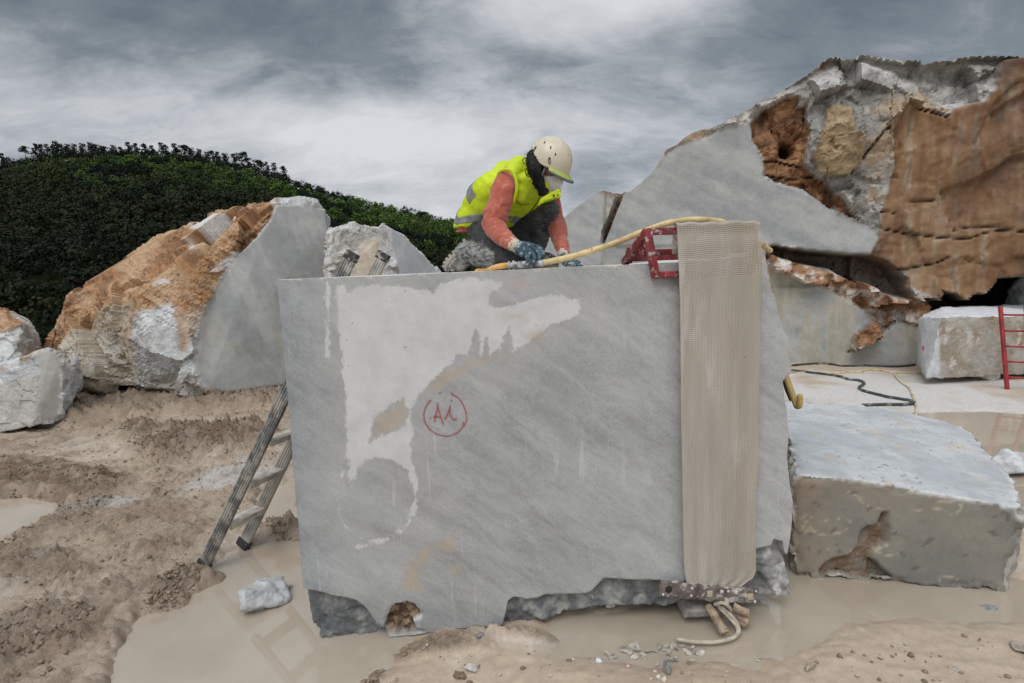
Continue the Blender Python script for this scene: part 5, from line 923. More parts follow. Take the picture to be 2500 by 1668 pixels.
# joints
PEL = P(1180, 556, 3.04); HIPR = P(1172, 572, 2.96); HIPL = P(1205, 560, 3.20)
KNR = P(1262, 636, 2.60); ANR = P(1135, 622, 2.98); KNL = P(1337, 514, 2.98); ANL = P(1300, 628, 3.16)
SHR = P(1238, 440, 2.73); ELR = P(1205, 548, 2.66); WRR = P(1254, 600, 2.47); SHL = P(1338, 486, 3.02); ELL_ = P(1358, 556, 3.00); WRL = P(1374, 622, 2.76)
CH = P(1265, 462, 2.92); NK = P(1306, 432, 2.86); HD = P(1339, 401, 2.84)
Fh_ = nrm(np.array([.62, -.58, -.53])); Uh_ = np.array([.44, -.28, .85]); Uh_ = nrm(Uh_ - Fh_ * (Uh_ @ Fh_)); Rh_ = np.cross(Fh_, Uh_)
def H(f_, r_, u_): return HD + Fh_ * f_ + Rh_ * r_ + Uh_ * u_
# body: one continuous surface
pc = [ell(H(-.005, 0, .015), Rh_, Fh_, Uh_, .073, .092, .10), ell(H(.03, 0, -.05), Rh_, Fh_, Uh_, .055, .060, .062), ell(H(.055, 0, -.09), Rh_, Fh_, Uh_, .030, .028, .022), ell(H(.094, 0, -.028), Rh_, Fh_, Uh_, .013, .020, .024), ell(H(.0, .074, -.01), Rh_, Fh_, Uh_, .010, .018, .030), ell(H(.0, -.074, -.01), Rh_, Fh_, Uh_, .010, .018, .030),
      ell(H(.083, .032, .008), Rh_, Fh_, Uh_, .016, .010, .011), ell(H(.083, -.032, .008), Rh_, Fh_, Uh_, .016, .010, .011), ell(H(.086, 0, -.066), Rh_, Fh_, Uh_, .024, .012, .012),
      chain([H(-.02, 0, -.04), (H(-.02, 0, -.04) + NK) / 2, NK], [.052, .052, .062]), chain([NK + YA * .02, P(1245, 470, 2.97), P(1215, 510, 3.0), PEL], [.05, .085, .085, .07]), chain([NK, SHR + YA * .04], [.05, .04]), chain([NK, SHL], [.05, .04]),
      chain([SHR + YA * .04, P(1225, 490, 2.72), ELR], [.036, .036, .034]), chain([ELR, WRR], [.034, .022]), chain([SHL, ELL_], [.04, .034]), chain([ELL_, WRL], [.034, .022]), chain([WRR, P(1276, 607, 2.455)], [.020, .016]), chain([WRL, P(1383, 634, 2.72)], [.020, .016]),
      chain([HIPR + XA * .02, KNR], [.055, .045]), chain([KNR, ANR], [.052, .04]), chain([HIPL, KNL], [.06, .045]), chain([KNL, ANL], [.05, .04])]
V_, F_ = remesh(pc, .0075); V_ = relax(V_, F_, 6)
person = obj('person', mkmesh('person', V_, F_), SKIN)
tag(person, 'kneeling worker in a yellow vest, cream helmet and white mask, holding a hose coupling', 'person')
for s_ in (1, -1):
    V_, F_ = ell(H(.084, .032 * s_, .006), Rh_, Fh_, Uh_, .012, .012, .009, 12, 8); MB().add(V_, F_).build('eye', simple('eye_dark', (.05, .03, .02), .2), person)
# torso shell from rings: back and front outline points in the picture give the profile, twisted 35 degrees towards the viewer
TH = math.radians(36)
RG_ = [((1127, 552), (1241, 563), 3.05, .178), ((1129, 540), (1252, 556), 3.05, .182), ((1137, 512), (1268, 542), 3.03, .186), ((1147, 486), (1287, 527), 3.0, .192), ((1163, 461), (1304, 512), 2.96, .200), ((1182, 438), (1322, 500), 2.93, .204), ((1203, 420), (1340, 491), 2.91, .200), ((1228, 406), (1351, 480), 2.89, .178), ((1252, 398), (1353, 470), 2.88, .135), ((1270, 395), (1350, 462), 2.87, .098), ((1282, 394), (1347, 456), 2.865, .082)]
def torso(shrink, r0, r1, nrow, nseg=72, wr=.006, pts=None):
    ts_ = np.linspace(r0, r1, nrow); Vv_ = []
    for t in ts_:
        i = min(int(t), len(RG_) - 2); g = t - i; g = g if i + g <= len(RG_) - 1 else 1
        def itp(k): return np.array(RG_[i][k]) * (1 - g) + np.array(RG_[i + 1][k]) * g
        bk, fr_, Yc, sd2 = itp(0), itp(1), itp(2), itp(3); A_, B_ = P(*bk, float(Yc)), P(*fr_, float(Yc)); c0 = (A_ + B_) / 2; k_ = np.linalg.norm(B_ - A_) / 2; d1 = (B_ - A_) / (2 * k_)
        Dp = nrm(CF - d1 * (CF @ d1)); sd2 = min(sd2, k_ / math.sin(TH) * .93); a = math.sqrt(max(k_ ** 2 - (sd2 * math.sin(TH)) ** 2, .0009)) / math.cos(TH)
        nf = d1 * math.cos(TH) - Dp * math.sin(TH); sn = -d1 * math.sin(TH) - Dp * math.cos(TH)
        axs = nrm(P(1320, 432, 2.86) - P(1183, 552, 3.04))
        for j in range(nseg):
            ph = 2 * math.pi * j / nseg; cx, sx_ = math.cos(ph), math.sin(ph); e_ = .86; cx = math.copysign(abs(cx) ** e_, cx); sx_ = math.copysign(abs(sx_) ** e_, sx_)
            Vv_.append(c0 + nf * cx * (a + shrink) + sn * sx_ * (sd2 + shrink) - axs * sx_ * .055)
    Vv_ = np.array(Vv_); c_ = Vv_.reshape(nrow, nseg, 3).mean(1); rad = (Vv_.reshape(nrow, nseg, 3) - c_[:, None]); rad /= np.linalg.norm(rad, axis=2)[..., None]; rad = rad.reshape(-1, 3)
    Q = Vv_ @ np.array([[.75, 0, .66], [0, 1, 0], [-.66, 0, .75]]) * np.array([.8, 1, 1.8])
    w_ = wr * (perlin(Q * 9, 2) + .8 * ridged(Q, 7, 2, 5) + .5 * perlin(Vv_ * 24, 3)); Vv_ = Vv_ + rad * w_[:, None]
    Fq = [(i * nseg + j, i * nseg + (j + 1) % nseg, (i + 1) * nseg + (j + 1) % nseg, (i + 1) * nseg + j) for i in range(nrow - 1) for j in range(nseg)]
    return Vv_, Fq, rad, nrow, nseg
Vt, Ft, rad, nr_, ns_ = torso(0, 0, 10, 90)
cb_ = Vt[:ns_].mean(0); ct_ = Vt[-ns_:].mean(0); Vt2 = np.concatenate([Vt, [cb_], [ct_]]); b0 = nr_ * ns_
Ft2 = Ft + [(b0, (j + 1) % ns_, j) for j in range(ns_)] + [(b0 + 1, (nr_ - 1) * ns_ + j, (nr_ - 1) * ns_ + (j + 1) % ns_) for j in range(ns_)]
V_, F_ = remesh([(Vt2, Ft2), chain([P(1268, 404, 2.86), P(1254, 416, 2.78), P(1247, 430, 2.745)], [.05, .052, .034]), chain([P(1282, 418, 2.82), P(1277, 448, 2.785), P(1270, 482, 2.79)], [.048, .046, .032]), chain([P(1232, 416, 2.88), P(1216, 432, 2.84), P(1206, 456, 2.82)], [.052, .046, .032])], .006)
V_ = relax(V_, F_, 9); N_ = vnormals(V_, F_); Q = V_ @ np.array([[.75, 0, .66], [0, 1, 0], [-.66, 0, .75]]) * np.array([.8, 1, 1.8]); V_ = V_ + N_ * (.004 * ridged(Q, 11, 2, 15) + .003 * perlin(V_ * 30, 13))[:, None]
vest = obj('vest', mkmesh('vest', V_, F_), HV, person); bvh = BVHTree.FromPolygons([Vector(q_) for q_ in V_], [tuple(int(i) for i in f_) for f_ in F_])
def onv(bv_, x, y, off=0.0):
    d_ = nrm(ray(x, y)); h_ = bv_.ray_cast(Vector(CP), Vector(d_));
    if h_[0] is None: return P(x, y, 2.9) - d_ * off
    return np.array(h_[0]) - d_ * off
def band(lo, hi, offs, p0, p1, name='reflective_band'):
    """a strip of tape wrapped on the vest: rows follow the torso rings, shifted by angle, pressed onto the vest surface"""
    K = 60; grid = []
    for r_i in range(8):
        row = []
        for k in range(K + 1):
            ph = p0 + (p1 - p0) * k / K; t = lo + (hi - lo) * r_i / 7 + np.interp(ph, offs[0], offs[1]); t = min(max(t, 0), 9.99); fr_ = t / 10 * (nr_ - 1); i = int(fr_); g = fr_ - i; jj = ph / 360 * ns_; j0 = int(jj) % ns_; gj = jj - int(jj); j1 = (j0 + 1) % ns_
            A2 = Vt[i * ns_ + j0] * (1 - gj) + Vt[i * ns_ + j1] * gj; B2 = Vt[min(i + 1, nr_ - 1) * ns_ + j0] * (1 - gj) + Vt[min(i + 1, nr_ - 1) * ns_ + j1] * gj; q_ = A2 * (1 - g) + B2 * g
            h_ = bvh.find_nearest(Vector(q_)); n_ = np.array(h_[1]); row.append((np.array(h_[0]), n_))
        grid.append(row)
    A_ = [q_ + n_ * .0032 for row in grid for q_, n_ in row]; B_ = [q_ - n_ * .003 for row in grid for q_, n_ in row]; w0 = K + 1; n0 = len(A_); F2 = []
    for i in range(7):
        for j in range(K): a = i * w0 + j; F2 += [(a, a + 1, a + w0 + 1, a + w0)]
    for j in range(K): F2.append((j, n0 + j, n0 + j + 1, j + 1)); a = 7 * w0 + j; F2.append((a, a + 1, n0 + a + 1, n0 + a))
    MB().add(A_ + B_, F2).build(name, BAND, vest)
band(1.15, 2.05, ([0, 60, 100, 150, 180, 260, 360], [.1, -.2, -.7, .5, 1.3, .3, .1]), 2, 358)
band(4.7, 5.6, ([80, 105, 140, 165, 185, 220], [-2.3, -1.4, -.5, .2, .9, 1.2]), 88, 215)
# front opening, seams, hanging collar flap with snaps
mb = MB(); ribbon(mb, [(1322, 477), (1316, 487), (1308, 500), (1299, 512), (1290, 522), (1281, 532), (1272, 542), (1262, 550)], 1.6, lambda x, y, l_: onv(bvh, x, y, .002 - l_)); mb.build('zip', VENT, vest)
mb = MB(); ribbon(mb, [(1258, 425), (1268, 420), (1281, 413), (1288, 409)], .8, lambda x, y, l_: onv(bvh, x, y, .0015 - l_)); mb.build('seam', simple('seam_dark', (.16, .20, .01), .9), vest)
fl = [(1318, 486), (1330, 478), (1345, 470), (1356, 465), (1365, 460), (1368, 470), (1372, 481), (1358, 484), (1344, 487), (1333, 491), (1322, 497), (1312, 505)]
V_, F_ = remesh([prism([P(x, y, 2.74 - .0010 * (x - 1320)) for x, y in fl], np.array([.1, 1, 0]), .014)], .004); V_ = relax(V_, F_, 2); V_ = V_ + np.array([0, 1, 0]) * (.004 * perlin(V_ * 25, 4))[:, None]; flap = obj('collar_flap', mkmesh('collar_flap', V_, F_), HV, vest)
for x, y in ((1352, 478), (1363, 477)): V_, F_ = ell(P(x, y, 2.70), XA, ZA, YA, .006, .007, .004, 12, 6); MB().add(V_, F_).build('snap', VENT, vest)
V_, F_ = ell(onv(bvh, 1235, 554, .002), XA, ZA, YA, .007, .007, .004, 12, 6); MB().add(V_, F_).build('snap', VENT, vest)
# script lettering on the chest
fc_ = bpy.data.curves.new('lettering', 'FONT'); fc_.body = 'Lavagni Cave'; fc_.size = 1.0; fc_.shear = .35; to = bpy.data.objects.new('tmp', fc_); COL.objects.link(to); dg = bpy.context.evaluated_depsgraph_get(); tm_ = to.evaluated_get(dg).to_mesh()
tv = np.array([v_.co[:] for v_ in tm_.vertices]); tf = [tuple(p_.vertices) for p_ in tm_.polygons]; to.evaluated_get(dg).to_mesh_clear(); bpy.data.objects.remove(to); w_ = tv[:, 0].max(); txt = []
for q_ in tv:
    t = q_[0] / w_; bx, by = np.interp(t, [0, .25, .55, .8, 1], [1259, 1266, 1274, 1284, 1293]), np.interp(t, [0, .25, .55, .8, 1], [493, 498, 502, 501, 500]); txt.append(onv(bvh, bx + q_[1] * 1.2, by - q_[1] * 6.2, .004))
obj('lettering', mkmesh('lettering', txt, tf, False), VENT, vest)
# sweatshirt: lower edge showing below the vest, two sleeves, cuffs
Vs_, Fs2, rs_, n1_, n2_ = torso(-.024, -0.0, 6.5, 30); base = Vs_[:n2_] - nrm(P(1200, 500, 3) - P(1160, 560, 3.05)) * .028; Vs3 = np.concatenate([base, Vs_]); Fs3 = [(i * n2_ + j, i * n2_ + (j + 1) % n2_, (i + 1) * n2_ + (j + 1) % n2_, (i + 1) * n2_ + j) for i in range(n1_) for j in range(n2_)]
shirt = MB().add(Vs3, Fs3).build('sweatshirt', SWEAT, person)
def sleeve(cp, rad_, name, seed):
    q_ = catmull(cp, 12); K = len(q_); r_ = np.interp(np.linspace(0, 1, K), np.linspace(0, 1, len(rad_)), rad_); V1, F1 = tube(q_, r_, 40, True, 5); V1 = np.array(V1); ctr = np.repeat(np.array([V1[i * 40:(i + 1) * 40].mean(0) for i in range(len(V1) // 40)]), 40, 0); n_ = V1 - ctr; l_ = np.linalg.norm(n_, axis=1); n_ = n_ / np.maximum(l_, 1e-6)[:, None]
    ax2 = np.gradient(ctr[::40], axis=0); ax2 /= np.maximum(np.linalg.norm(ax2, axis=1), 1e-9)[:, None]; along = np.cumsum(np.r_[0, np.linalg.norm(np.diff(ctr[::40], axis=0), axis=1)]); al = np.repeat(along, 40); ang = np.tile(np.linspace(0, 2 * math.pi, 40, endpoint=False), len(along)); t = al / al.max()
    Q = np.stack([al * 26 + 1.6 * np.sin(ang + al * 9 + seed), np.cos(ang) * 1.1, np.sin(ang) * 1.1], 1); k_ = .35 + .9 * np.exp(-((t - .52) / .16) ** 2) + .8 * ss(t, .72, .95)
    V1 = V1 + n_ * ((.0105 * k_ * ridged(Q, 1.0, 3, seed) + .006 * perlin(V1 * 18, seed + 2) - .004 * k_) * (l_ > .01))[:, None]; return MB().add(V1, F1).build(name, SWEAT, shirt)
def rp(r_px, Y_): return r_px * Y_ / FPX
sleeve([P(1240, 430, 2.76), P(1234, 446, 2.745), P(1227, 470, 2.72), P(1219, 500, 2.70), P(1210, 528, 2.68), P(1207, 550, 2.66), P(1218, 570, 2.61), P(1233, 583, 2.55), P(1248, 594, 2.50)], [rp(20, 2.75), rp(26, 2.74), rp(29.5, 2.72), rp(28, 2.7), rp(29, 2.68), rp(27, 2.66), rp(23.5, 2.6), rp(20.5, 2.55), rp(16.5, 2.5)], 'sleeve', 3)
sleeve([P(1342, 478, 3.02), P(1347, 500, 3.03), P(1355, 530, 3.02), P(1361, 555, 2.98), P(1366, 580, 2.90), P(1372, 603, 2.82), P(1376, 618, 2.78)], [rp(22, 3.0), rp(22, 3.0), rp(20, 3.0), rp(21, 3.0), rp(19.5, 2.9), rp(16, 2.8), rp(13.5, 2.78)], 'sleeve', 7)
# arm hole edge of the vest
ah = [(1214, 440), (1217, 424), (1229, 415), (1243, 415), (1254, 424), (1260, 440), (1262, 458), (1259, 476), (1254, 492), (1249, 500)]; V_, F_ = tube(catmull([P(x, y, yy) for (x, y), yy in zip(ah, (2.76, 2.735, 2.70, 2.68, 2.675, 2.67, 2.67, 2.68, 2.70, 2.73))], 6), .008, 10, True, 3); V_ = np.array(V_); MB().add(V_, F_).build('arm_hole_edge', HV, vest)
# trousers
tp_ = [ell(P(1192, 562, 3.06), nrm(HIPL - HIPR), nrm(CH - PEL), nrm(np.cross(HIPL - HIPR, CH - PEL)), .135, .09, .095), chain([P(1250, 560, 3.14), P(1285, 585, 3.12), P(1302, 618, 3.14)], [.07, .07, .06]), chain([HIPR + XA * .02, (HIPR + KNR) / 2 + ZA * .01, KNR + ZA * .008], [.095, .085, .068]), chain([KNR + ZA * .004, (KNR + ANR) / 2 + ZA * .012, ANR + ZA * .008], [.066, .068, .058]), chain([HIPL, (HIPL + KNL) / 2, KNL], [.100, .084, .064]), chain([KNL, (KNL + ANL) / 2, ANL], [.064, .058, .048])]
V_, F_ = remesh(tp_, .0065); V_ = relax(V_, F_, 5); N_ = vnormals(V_, F_); Q = V_ @ np.array([[.8, 0, .6], [0, 1, 0], [-.6, 0, .8]]) * np.array([.6, 1, 2.0]); V_ = V_ + N_ * (.007 * ridged(Q, 9, 3, 4) + .004 * perlin(V_ * 30, 5) + .003 * ridged(Q, 26, 2, 6))[:, None]; V_[:, 2] = np.maximum(V_[:, 2], TOPZ + .001 + .002 * perlin(V_ * 40, 3))
px, py = proj(V_); me = mkmesh('trousers', V_, F_); calf = ss(-sdpoly(np.stack([px, py], 1), [(1110, 590), (1150, 588), (1185, 602), (1205, 618), (1206, 665), (1100, 668)]), -6, 4) * (V_[:, 1] < 3.2); attr(me, 'dust', np.clip(calf + .22 * ss(px, 1290, 1320) + .05, 0, 1)); trou = obj('trousers', me, TROU, person)
# boots
def boot(heel, ball, toe, up_, name='boot'):
    heel, ball, toe = map(np.asarray, (heel, ball, toe)); f_ = nrm(ball - heel); u_ = nrm(up_ - f_ * (up_ @ f_)); s_ = np.cross(f_, u_)
    V1, F1 = remesh([chain([heel + u_ * .05, ball + u_ * .04, toe + u_ * .032], [.042, .044, .034]), chain([heel + u_ * .05, heel + u_ * .13], [.046, .050]), chain([heel + u_ * .07 + f_ * .03, ball + u_ * .05], [.042, .040])], .0055)
    V1 = relax(V1, F1, 4); N1 = vnormals(V1, F1); V1 = V1 + N1 * (.004 * fbm(V1, 24, 3, 2))[:, None]; V1[:, 2] = np.maximum(V1[:, 2], TOPZ + .004); bt = obj(name, mkmesh(name, V1, F1), BOOT, person)
    cs = catmull([heel - f_ * .03, heel + f_ * .05, ball, toe + f_ * .02], 8); wd2 = np.interp(np.linspace(0, 1, len(cs)), [0, .12, .35, .65, .85, 1], [.028, .038, .036, .046, .042, .020]); mb = MB(); Vq = []
    for c0, w0 in zip(cs, wd2):
        for a, b_ in ((-1, 0), (1, 0), (1, 1), (-1, 1)): Vq.append(c0 + s_ * a * w0 + u_ * (b_ * .022 - .004))
    K = len(cs); mb.add(Vq, [(4 * i + a, 4 * i + (a + 1) % 4, 4 * i + 4 + (a + 1) % 4, 4 * i + 4 + a) for i in range(K - 1) for a in range(4)] + [(3, 2, 1, 0), (4 * K - 4, 4 * K - 3, 4 * K - 2, 4 * K - 1)]); mb.build('sole', SOLE, bt)
    mb = MB()
    for i in range(1, K - 1, 3):
        for a in (-1, 1): V2, F2 = box(cs[i] + s_ * a * wd2[i] * .62 - u_ * .011, f_, s_, u_, .009, wd2[i] * .36, .009, .002); mb.add(V2, F2)
    mb.build('lugs', SOLE, bt); return bt
boot(P(1136, 600, 2.98), P(1102, 640, 2.99), P(1094, 655, 2.97), np.array([.9, -.25, .35]))
aL = ANL * [1, 1, 0] + ZA * (TOPZ + .004); boot(aL + np.array([-.03, .04, 0]), aL + np.array([.09, -.08, 0]), aL + np.array([.12, -.12, 0]), ZA)
# gloves
def glove(palm, fing, thumb, cuff, name='glove'):
    ps = [chain(p_, r_, 12) for p_, r_ in palm]; g_ = [chain(p_, r_, 12, 4) for p_, r_ in fing + [thumb]]
    V1, F1 = remesh(ps + g_, .0030); V1 = relax(V1, F1, 2, .5); N1 = vnormals(V1, F1); V1 = V1 + N1 * (.0016 * ridged(V1, 45, 2, 3) + .001 * perlin(V1 * 90, 4))[:, None]; V1[:, 2] = np.maximum(V1[:, 2], TOPZ + .001); gl_ = obj(name, mkmesh(name, V1, F1), GLOVE, person)
    V2, F2 = tube(catmull(cuff[0], 6), cuff[1], 22, True, 2); V2 = np.array(V2); V2 += .002 * perlin(V2 * 50, 2)[:, None] * np.array([1, 1, 0]); MB().add(V2, F2).build('cuff', CUFF, gl_); return gl_
glove([([P(1262, 602, 2.475), P(1278, 604, 2.46), P(1292, 607, 2.455)], [.026, .030, .026]), ([P(1266, 610, 2.455), P(1280, 616, 2.43), P(1290, 620, 2.425)], [.024, .028, .022]), ([P(1266, 604, 2.47), P(1284, 603, 2.475), P(1300, 604, 2.475)], [.024, .026, .020])],
      [([P(1298, 602, 2.485), P(1313, 604, 2.48), P(1324, 613, 2.46), P(1325, 627, 2.44)], [.0130, .0120, .0110, .0092]), ([P(1296, 607, 2.455), P(1309, 612, 2.44), P(1317, 622, 2.425), P(1314, 636, 2.41)], [.0130, .0120, .0110, .0092]), ([P(1290, 614, 2.43), P(1301, 621, 2.41), P(1305, 631, 2.395), P(1301, 642, 2.388)], [.0125, .0115, .0105, .009]), ([P(1281, 619, 2.42), P(1289, 628, 2.395), P(1290, 637, 2.385), P(1286, 645, 2.382)], [.0115, .0105, .0095, .0085])],
      ([P(1272, 608, 2.49), P(1283, 620, 2.50), P(1296, 630, 2.485), P(1306, 634, 2.46)], [.018, .015, .013, .011]), ([P(1246, 593, 2.505), P(1254, 598, 2.488), P(1264, 603, 2.472)], [.031, .0315, .030]))
glove([([P(1378, 628, 2.74), P(1385, 636, 2.71), P(1392, 641, 2.68)], [.026, .028, .022]), ([P(1374, 632, 2.72), P(1382, 640, 2.68)], [.024, .022])],
      [([P(1394, 638, 2.70), P(1406, 640, 2.67), P(1416, 645, 2.64), P(1420, 649, 2.62)], [.0125, .0118, .011, .009]), ([P(1392, 640, 2.68), P(1403, 643, 2.64), P(1411, 648, 2.61), P(1414, 651, 2.59)], [.0125, .0118, .011, .009]), ([P(1388, 642, 2.66), P(1396, 646, 2.62), P(1401, 650, 2.59), P(1403, 653, 2.57)], [.0125, .0118, .011, .009]), ([P(1381, 643, 2.65), P(1386, 648, 2.61), P(1389, 652, 2.58), P(1390, 654, 2.56)], [.0115, .011, .010, .0085])],
      ([P(1384, 634, 2.74), P(1396, 637, 2.74), P(1408, 643, 2.73)], [.016, .014, .010]), ([P(1372, 613, 2.79), P(1375, 620, 2.77), P(1379, 628, 2.745)], [.026, .028, .027]))
# neck cloth and hair
V_, F_ = remesh([chain([NK + (HD - NK) * .05, P(1314, 448, 2.85), P(1324, 462, 2.82)], [.062, .052, .040])], .006); V_ = relax(V_, F_, 3); obj('neck_cloth', mkmesh('neck_cloth', V_, F_), DARKC, person)
V_, F_ = remesh([ell(H(-.045, .02, -.01), Rh_, Fh_, Uh_, .075, .062, .075), chain([H(-.06, .05, .0), P(1303, 408, 2.765), P(1310, 432, 2.755), P(1318, 452, 2.75), P(1324, 468, 2.755)], [.045, .036, .033, .026, .014]), chain([P(1300, 400, 2.78), P(1312, 416, 2.755), P(1316, 436, 2.75)], [.032, .030, .020]), chain([H(-.02, .07, .0), H(.0, .074, -.035)], [.022, .012])], .0045)
V_ = relax(V_, F_, 2); N_ = vnormals(V_, F_); V_ = V_ + N_ * (.006 * ridged(V_ * np.array([1, 1, .5]), 34, 3, 3) + .004 * fbm(V_, 60, 2, 5))[:, None]; hair = obj('hair', mkmesh('hair', V_, F_), HAIR, person)
mb = MB(); rh = random.Random(5)
for (x, y, yy, ln, n_) in [(1296, 392, 2.78, .05, 12), (1302, 410, 2.75, .05, 14), (1306, 426, 2.74, .05, 14), (1311, 442, 2.745, .05, 12), (1314, 424, 2.735, .05, 12), (1316, 456, 2.75, .04, 8)]:
    for k in range(n_):
        c0 = P(x + rh.uniform(-7, 7), y + rh.uniform(-8, 8), yy - rh.uniform(0, .03)); R_ = rh.uniform(.003, .0065); a0 = rh.uniform(0, 6); pts = []; dr = nrm(np.array([rh.uniform(-1, .5), rh.uniform(-.6, .1), rh.uniform(-1.2, .1)]))
        for q_ in range(16): a = a0 + q_ * .75; pts.append(c0 + dr * ln * q_ / 15 * .6 + (XA * math.cos(a) + ZA * math.sin(a)) * R_)
        V2, F2 = tube(pts, .0010, 5); mb.add(V2, F2)
for (x, y, yy, R_, a0, a1_) in [(1283, 393, 2.74, 6.5, 0, 6.6), (1291, 426, 2.72, 5.5, 2.6, 7.6), (1290, 420, 2.715, 7, 1.6, 4.6), (1284, 384, 2.76, 12, .4, 1.6), (1281, 390, 2.75, 13, .6, 1.7)]:
    for w0 in (0, .6, 1.2):
        pts = [P(x + (R_ + w0) * math.cos(a), y - (R_ + w0) * math.sin(a), yy) for a in np.linspace(a0, a1_, 20)]; V2, F2 = tube(pts, 0.0010 if R_ < 10 else .0005, 6); mb.add(V2, F2)
mb.build('curls', HAIR, hair)
# helmet
def HS(az_, ev, k=1.0):
    ce = math.cos(ev); return H(-.004 + .132 * k * ce * math.cos(az_) * (1.0 if math.cos(az_) > 0 else .99), .109 * k * ce * math.sin(az_), .012 + .128 * k * math.sin(ev))
def rimev(az_): a = abs((az_ + math.pi) % (2 * math.pi) - math.pi); return -.10 + .30 * ss(a, 1.35, 2.15) - .10 * ss(a, 2.5, 3.1) - .06 * math.exp(-((a - 1.15) / .35) ** 2)
na, ne = 96, 40; Vh1 = []
for i in range(ne):
    for j in range(na):
        az_ = 2 * math.pi * j / na; r0 = rimev(az_); ev = r0 + (math.pi / 2 - r0) * i / (ne - 1); k = 1 + .030 * math.exp(-((ev - r0) / .05) ** 2) * 0 + .018 * (1 - ss(ev - r0, .0, .16)) + .010 * math.exp(-((abs(math.sin(az_)) - .62) / .10) ** 2) * ss(ev, .35, .7); Vh1.append(HS(az_, ev, k))
for j in range(na): az_ = 2 * math.pi * j / na; Vh1.append(HS(az_, rimev(az_), .95))
for i in (1, 12, 30):
    for j in range(na): az_ = 2 * math.pi * j / na; r0 = rimev(az_); Vh1.append(HS(az_, r0 + (math.pi / 2 - r0) * i / 39, .95))
Fh1 = [(i * na + j, i * na + (j + 1) % na, (i + 1) * na + (j + 1) % na, (i + 1) * na + j) for i in range(ne - 1) for j in range(na)]; bs = ne * na
Fh1 += [(j, bs + j, bs + (j + 1) % na, (j + 1) % na) for j in range(na)] + [(bs + i * na + j, bs + (i + 1) * na + j, bs + (i + 1) * na + (j + 1) % na, bs + i * na + (j + 1) % na) for i in range(3) for j in range(na)]
hel = MB().add(Vh1, Fh1).build('helmet', SHELL, person); bh = BVHTree.FromPolygons([Vector(q_) for q_ in Vh1], Fh1)
def onh(x, y):
    d_ = nrm(ray(x, y)); h_ = bh.ray_cast(Vector(CP), Vector(d_)); return (np.array(h_[0]), np.array(h_[1])) if h_[0] is not None else (P(x, y, 2.8), -d_)
for (x, y, w1, h1, tilt) in [(1329.5, 348, .0042, .0095, .25), (1344.3, 360.5, .0042, .0095, .2), (1356.2, 377, .0038, .0085, .2)]:
    c0, n0 = onh(x, y); n0 = n0 if n0 @ (CP - c0) > 0 else -n0; u0_ = nrm(CU + CR * tilt); u0_ = nrm(u0_ - n0 * (u0_ @ n0)); s0 = np.cross(n0, u0_); V2, F2 = ell(c0, s0, u0_, n0, w1, h1, .0016, 12, 6); MB().add(V2, F2).build('vent', VENT, hel)
for (x, y, hl, tilt) in [(1341.5, 392.5, .018, .0), (1305.5, 364.5, .017, .85)]:
    c0, n0 = onh(x, y); n0 = n0 if n0 @ (CP - c0) > 0 else -n0; u0_ = nrm(CU + CR * tilt); u0_ = nrm(u0_ - n0 * (u0_ @ n0)); s0 = np.cross(n0, u0_); mb = MB()
    loop = [c0 + n0 * .002 + s0 * .0042 * math.cos(a) + u0_ * hl * max(-.82, min(.82, 1.25 * math.sin(a))) for a in np.linspace(0, 2 * math.pi, 25)]; V2, F2 = tube(loop, .0017, 6); mb.add(V2, F2); V2, F2 = ell(c0 + u0_ * hl * .62, s0, u0_, n0, .0055, hl * .30, .003, 10, 6); mb.add(V2, F2); mb.build('lamp_clip', VENT, hel)
c0, n0 = onh(1388, 379); V2, F2 = ell(c0, XA, YA, ZA, .003, .003, .003, 8, 6); MB().add(V2, F2).build('stud', simple('red_stud', (.35, .06, .04), .6), hel)
V2 = []
pk = [];
for i, az_ in enumerate(np.linspace(-.90, .90, 29)):
    c_ = math.cos(az_ * 1.45); base = HS(az_, rimev(az_) + .06, .975); outd = nrm(Fh_ * math.cos(az_ * .75) + Rh_ * math.sin(az_ * .75)); ln = .056 * max(c_, 0) ** .5 + .006
    pk.append([base + (outd * math.cos(.50) - Uh_ * math.sin(.50 + .35 * az_ ** 2 * .3)) * ln * s_ - Uh_ * .008 * s_ * (1 - s_) * 0 for s_ in np.linspace(0, 1, 9)])
def sheet(rows_, i0, i1, th, name, mt, par, o_=0.0):
    A_ = [r_[k] + Uh_ * o_ for r_ in rows_ for k in range(i0, i1)]; B_ = [q_ - Uh_ * th for q_ in A_]; w0 = i1 - i0; K = len(rows_); n0 = len(A_); F2 = []
    for i in range(K - 1):
        for j in range(w0 - 1): a = i * w0 + j; F2 += [(a, a + 1, a + w0 + 1, a + w0), (n0 + a, n0 + a + w0, n0 + a + w0 + 1, n0 + a + 1)]
    for i in range(K - 1): a = i * w0 + w0 - 1; F2.append((a, n0 + a, n0 + a + w0, a + w0)); a = i * w0; F2.append((a, a + w0, n0 + a + w0, n0 + a))
    for j in range(w0 - 1): F2.append((j, n0 + j, n0 + j + 1, j + 1)); a = (K - 1) * w0 + j; F2.append((a, a + 1, n0 + a + 1, n0 + a))
    return MB().add(A_ + B_, F2).build(name, mt, par)
peak = sheet(pk, 0, 7, .003, 'peak', GREEN, hel); sheet(pk, 6, 9, .004, 'peak_trim', PEAKE, hel, .0004)
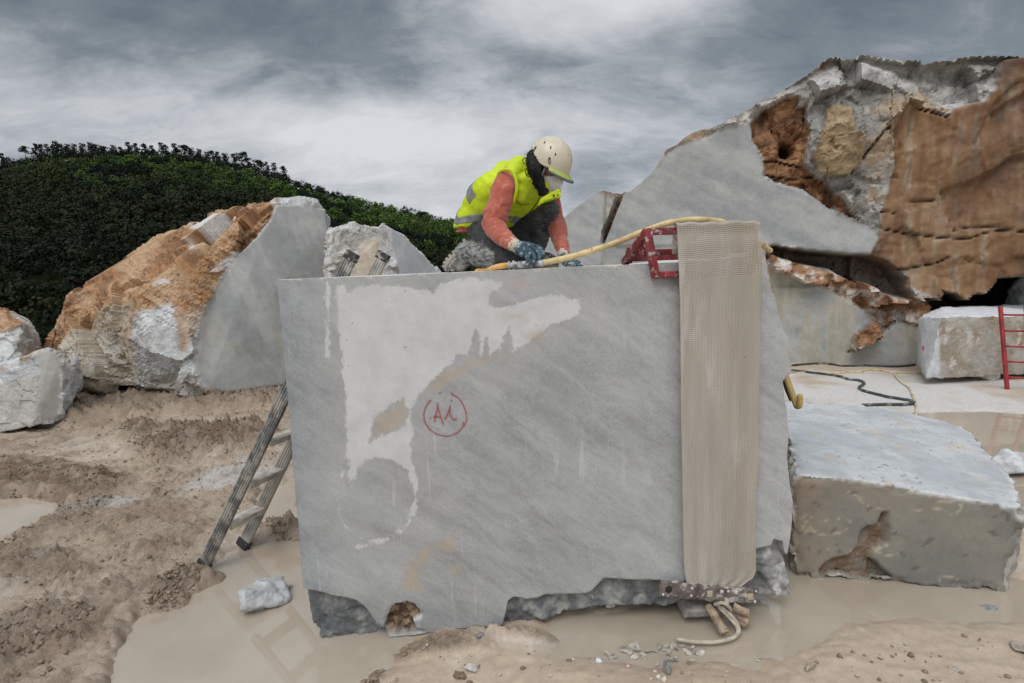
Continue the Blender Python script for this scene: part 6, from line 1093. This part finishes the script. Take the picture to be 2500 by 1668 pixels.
# head band, nape pad and chin strap
mb = MB(); ribv = []
for az_ in np.linspace(1.75, 2.9, 12): ribv.append((HS(az_, rimev(az_) + .03, .94), HS(az_, rimev(az_) - .20, .90)))
Vn = [q_ for a, b_ in ribv for q_ in (a, b_)] + [q_ - Rh_ * .004 for a, b_ in ribv for q_ in (a, b_)]; K = len(ribv); Fn = [(2 * i, 2 * i + 1, 2 * i + 3, 2 * i + 2) for i in range(K - 1)] + [(2 * K + 2 * i, 2 * K + 2 * i + 2, 2 * K + 2 * i + 3, 2 * K + 2 * i + 1) for i in range(K - 1)]; mb.add(Vn, Fn); mb.build('nape_pad', PEAKE, hel)
V2, F2 = bar(P(1331, 409, 2.74), P(1322, 430, 2.735), .008, .003, (0, 1, 0), .001); mb = MB().add(V2, F2); mb.build('chin_strap', PEAKE, hel)
# mask
MR_ = []; nm = 13
for i, (uu, fr_, hw_, fs_) in enumerate([(-.005, .108, .030, .082), (-.018, .119, .047, .072), (-.036, .134, .061, .052), (-.055, .142, .067, .040), (-.075, .138, .066, .034), (-.095, .121, .056, .034), (-.112, .099, .038, .045), (-.122, .082, .018, .060)]):
    row = []
    for k in range(nm): s_ = (k / (nm - 1)) * 2 - 1; a = abs(s_); row.append(H(fs_ + (fr_ - fs_) * (1 - a ** 1.35), hw_ * s_ * (1.0 + .18 * (1 - a)), uu - .030 * a ** 1.5 * max(0, 1 - i / 4.) + .004 * math.cos(s_ * 3)))
    MR_.append(row)
MR2 = catmull([np.array(r_).ravel() for r_ in MR_], 4).reshape(-1, nm, 3); A_ = MR2.reshape(-1, 3); K = len(MR2); B_ = A_ - Fh_ * .003; n0 = len(A_); F2 = []
for i in range(K - 1):
    for j in range(nm - 1): a = i * nm + j; F2 += [(a, a + 1, a + nm + 1, a + nm), (n0 + a, n0 + a + nm, n0 + a + nm + 1, n0 + a + 1)]
for i in range(K - 1):
    for a in (i * nm, i * nm + nm - 1): F2.append((a, a + nm, n0 + a + nm, n0 + a))
for j in range(nm - 1):
    for a in (j, (K - 1) * nm + j): F2.append((a, n0 + a, n0 + a + 1, a + 1))
msk = MB().add(np.concatenate([A_, B_]), F2).build('mask', MASKM, person)
for s_ in (1, -1):
    for uu in (-.03, -.09): V2, F2 = tube(catmull([H(.050, .062 * s_, uu), H(.03, .078 * s_, uu * .7 - .005), H(.0, .080 * s_, -.012)], 5), .0013, 6); MB().add(V2, F2).build('ear_loop', MASKM, msk)
bm2 = BVHTree.FromPolygons([Vector(q_) for q_ in A_], [f_ for f_ in F2 if max(f_) < n0]); mb = MB(); ribbon(mb, [(1341, 441), (1349, 449), (1358, 458)], .7, lambda x, y, l_: onv(bm2, x, y, .001 - l_)); mb.build('mask_fold', simple('fold_grey', (.36, .33, .31), .9), msk)
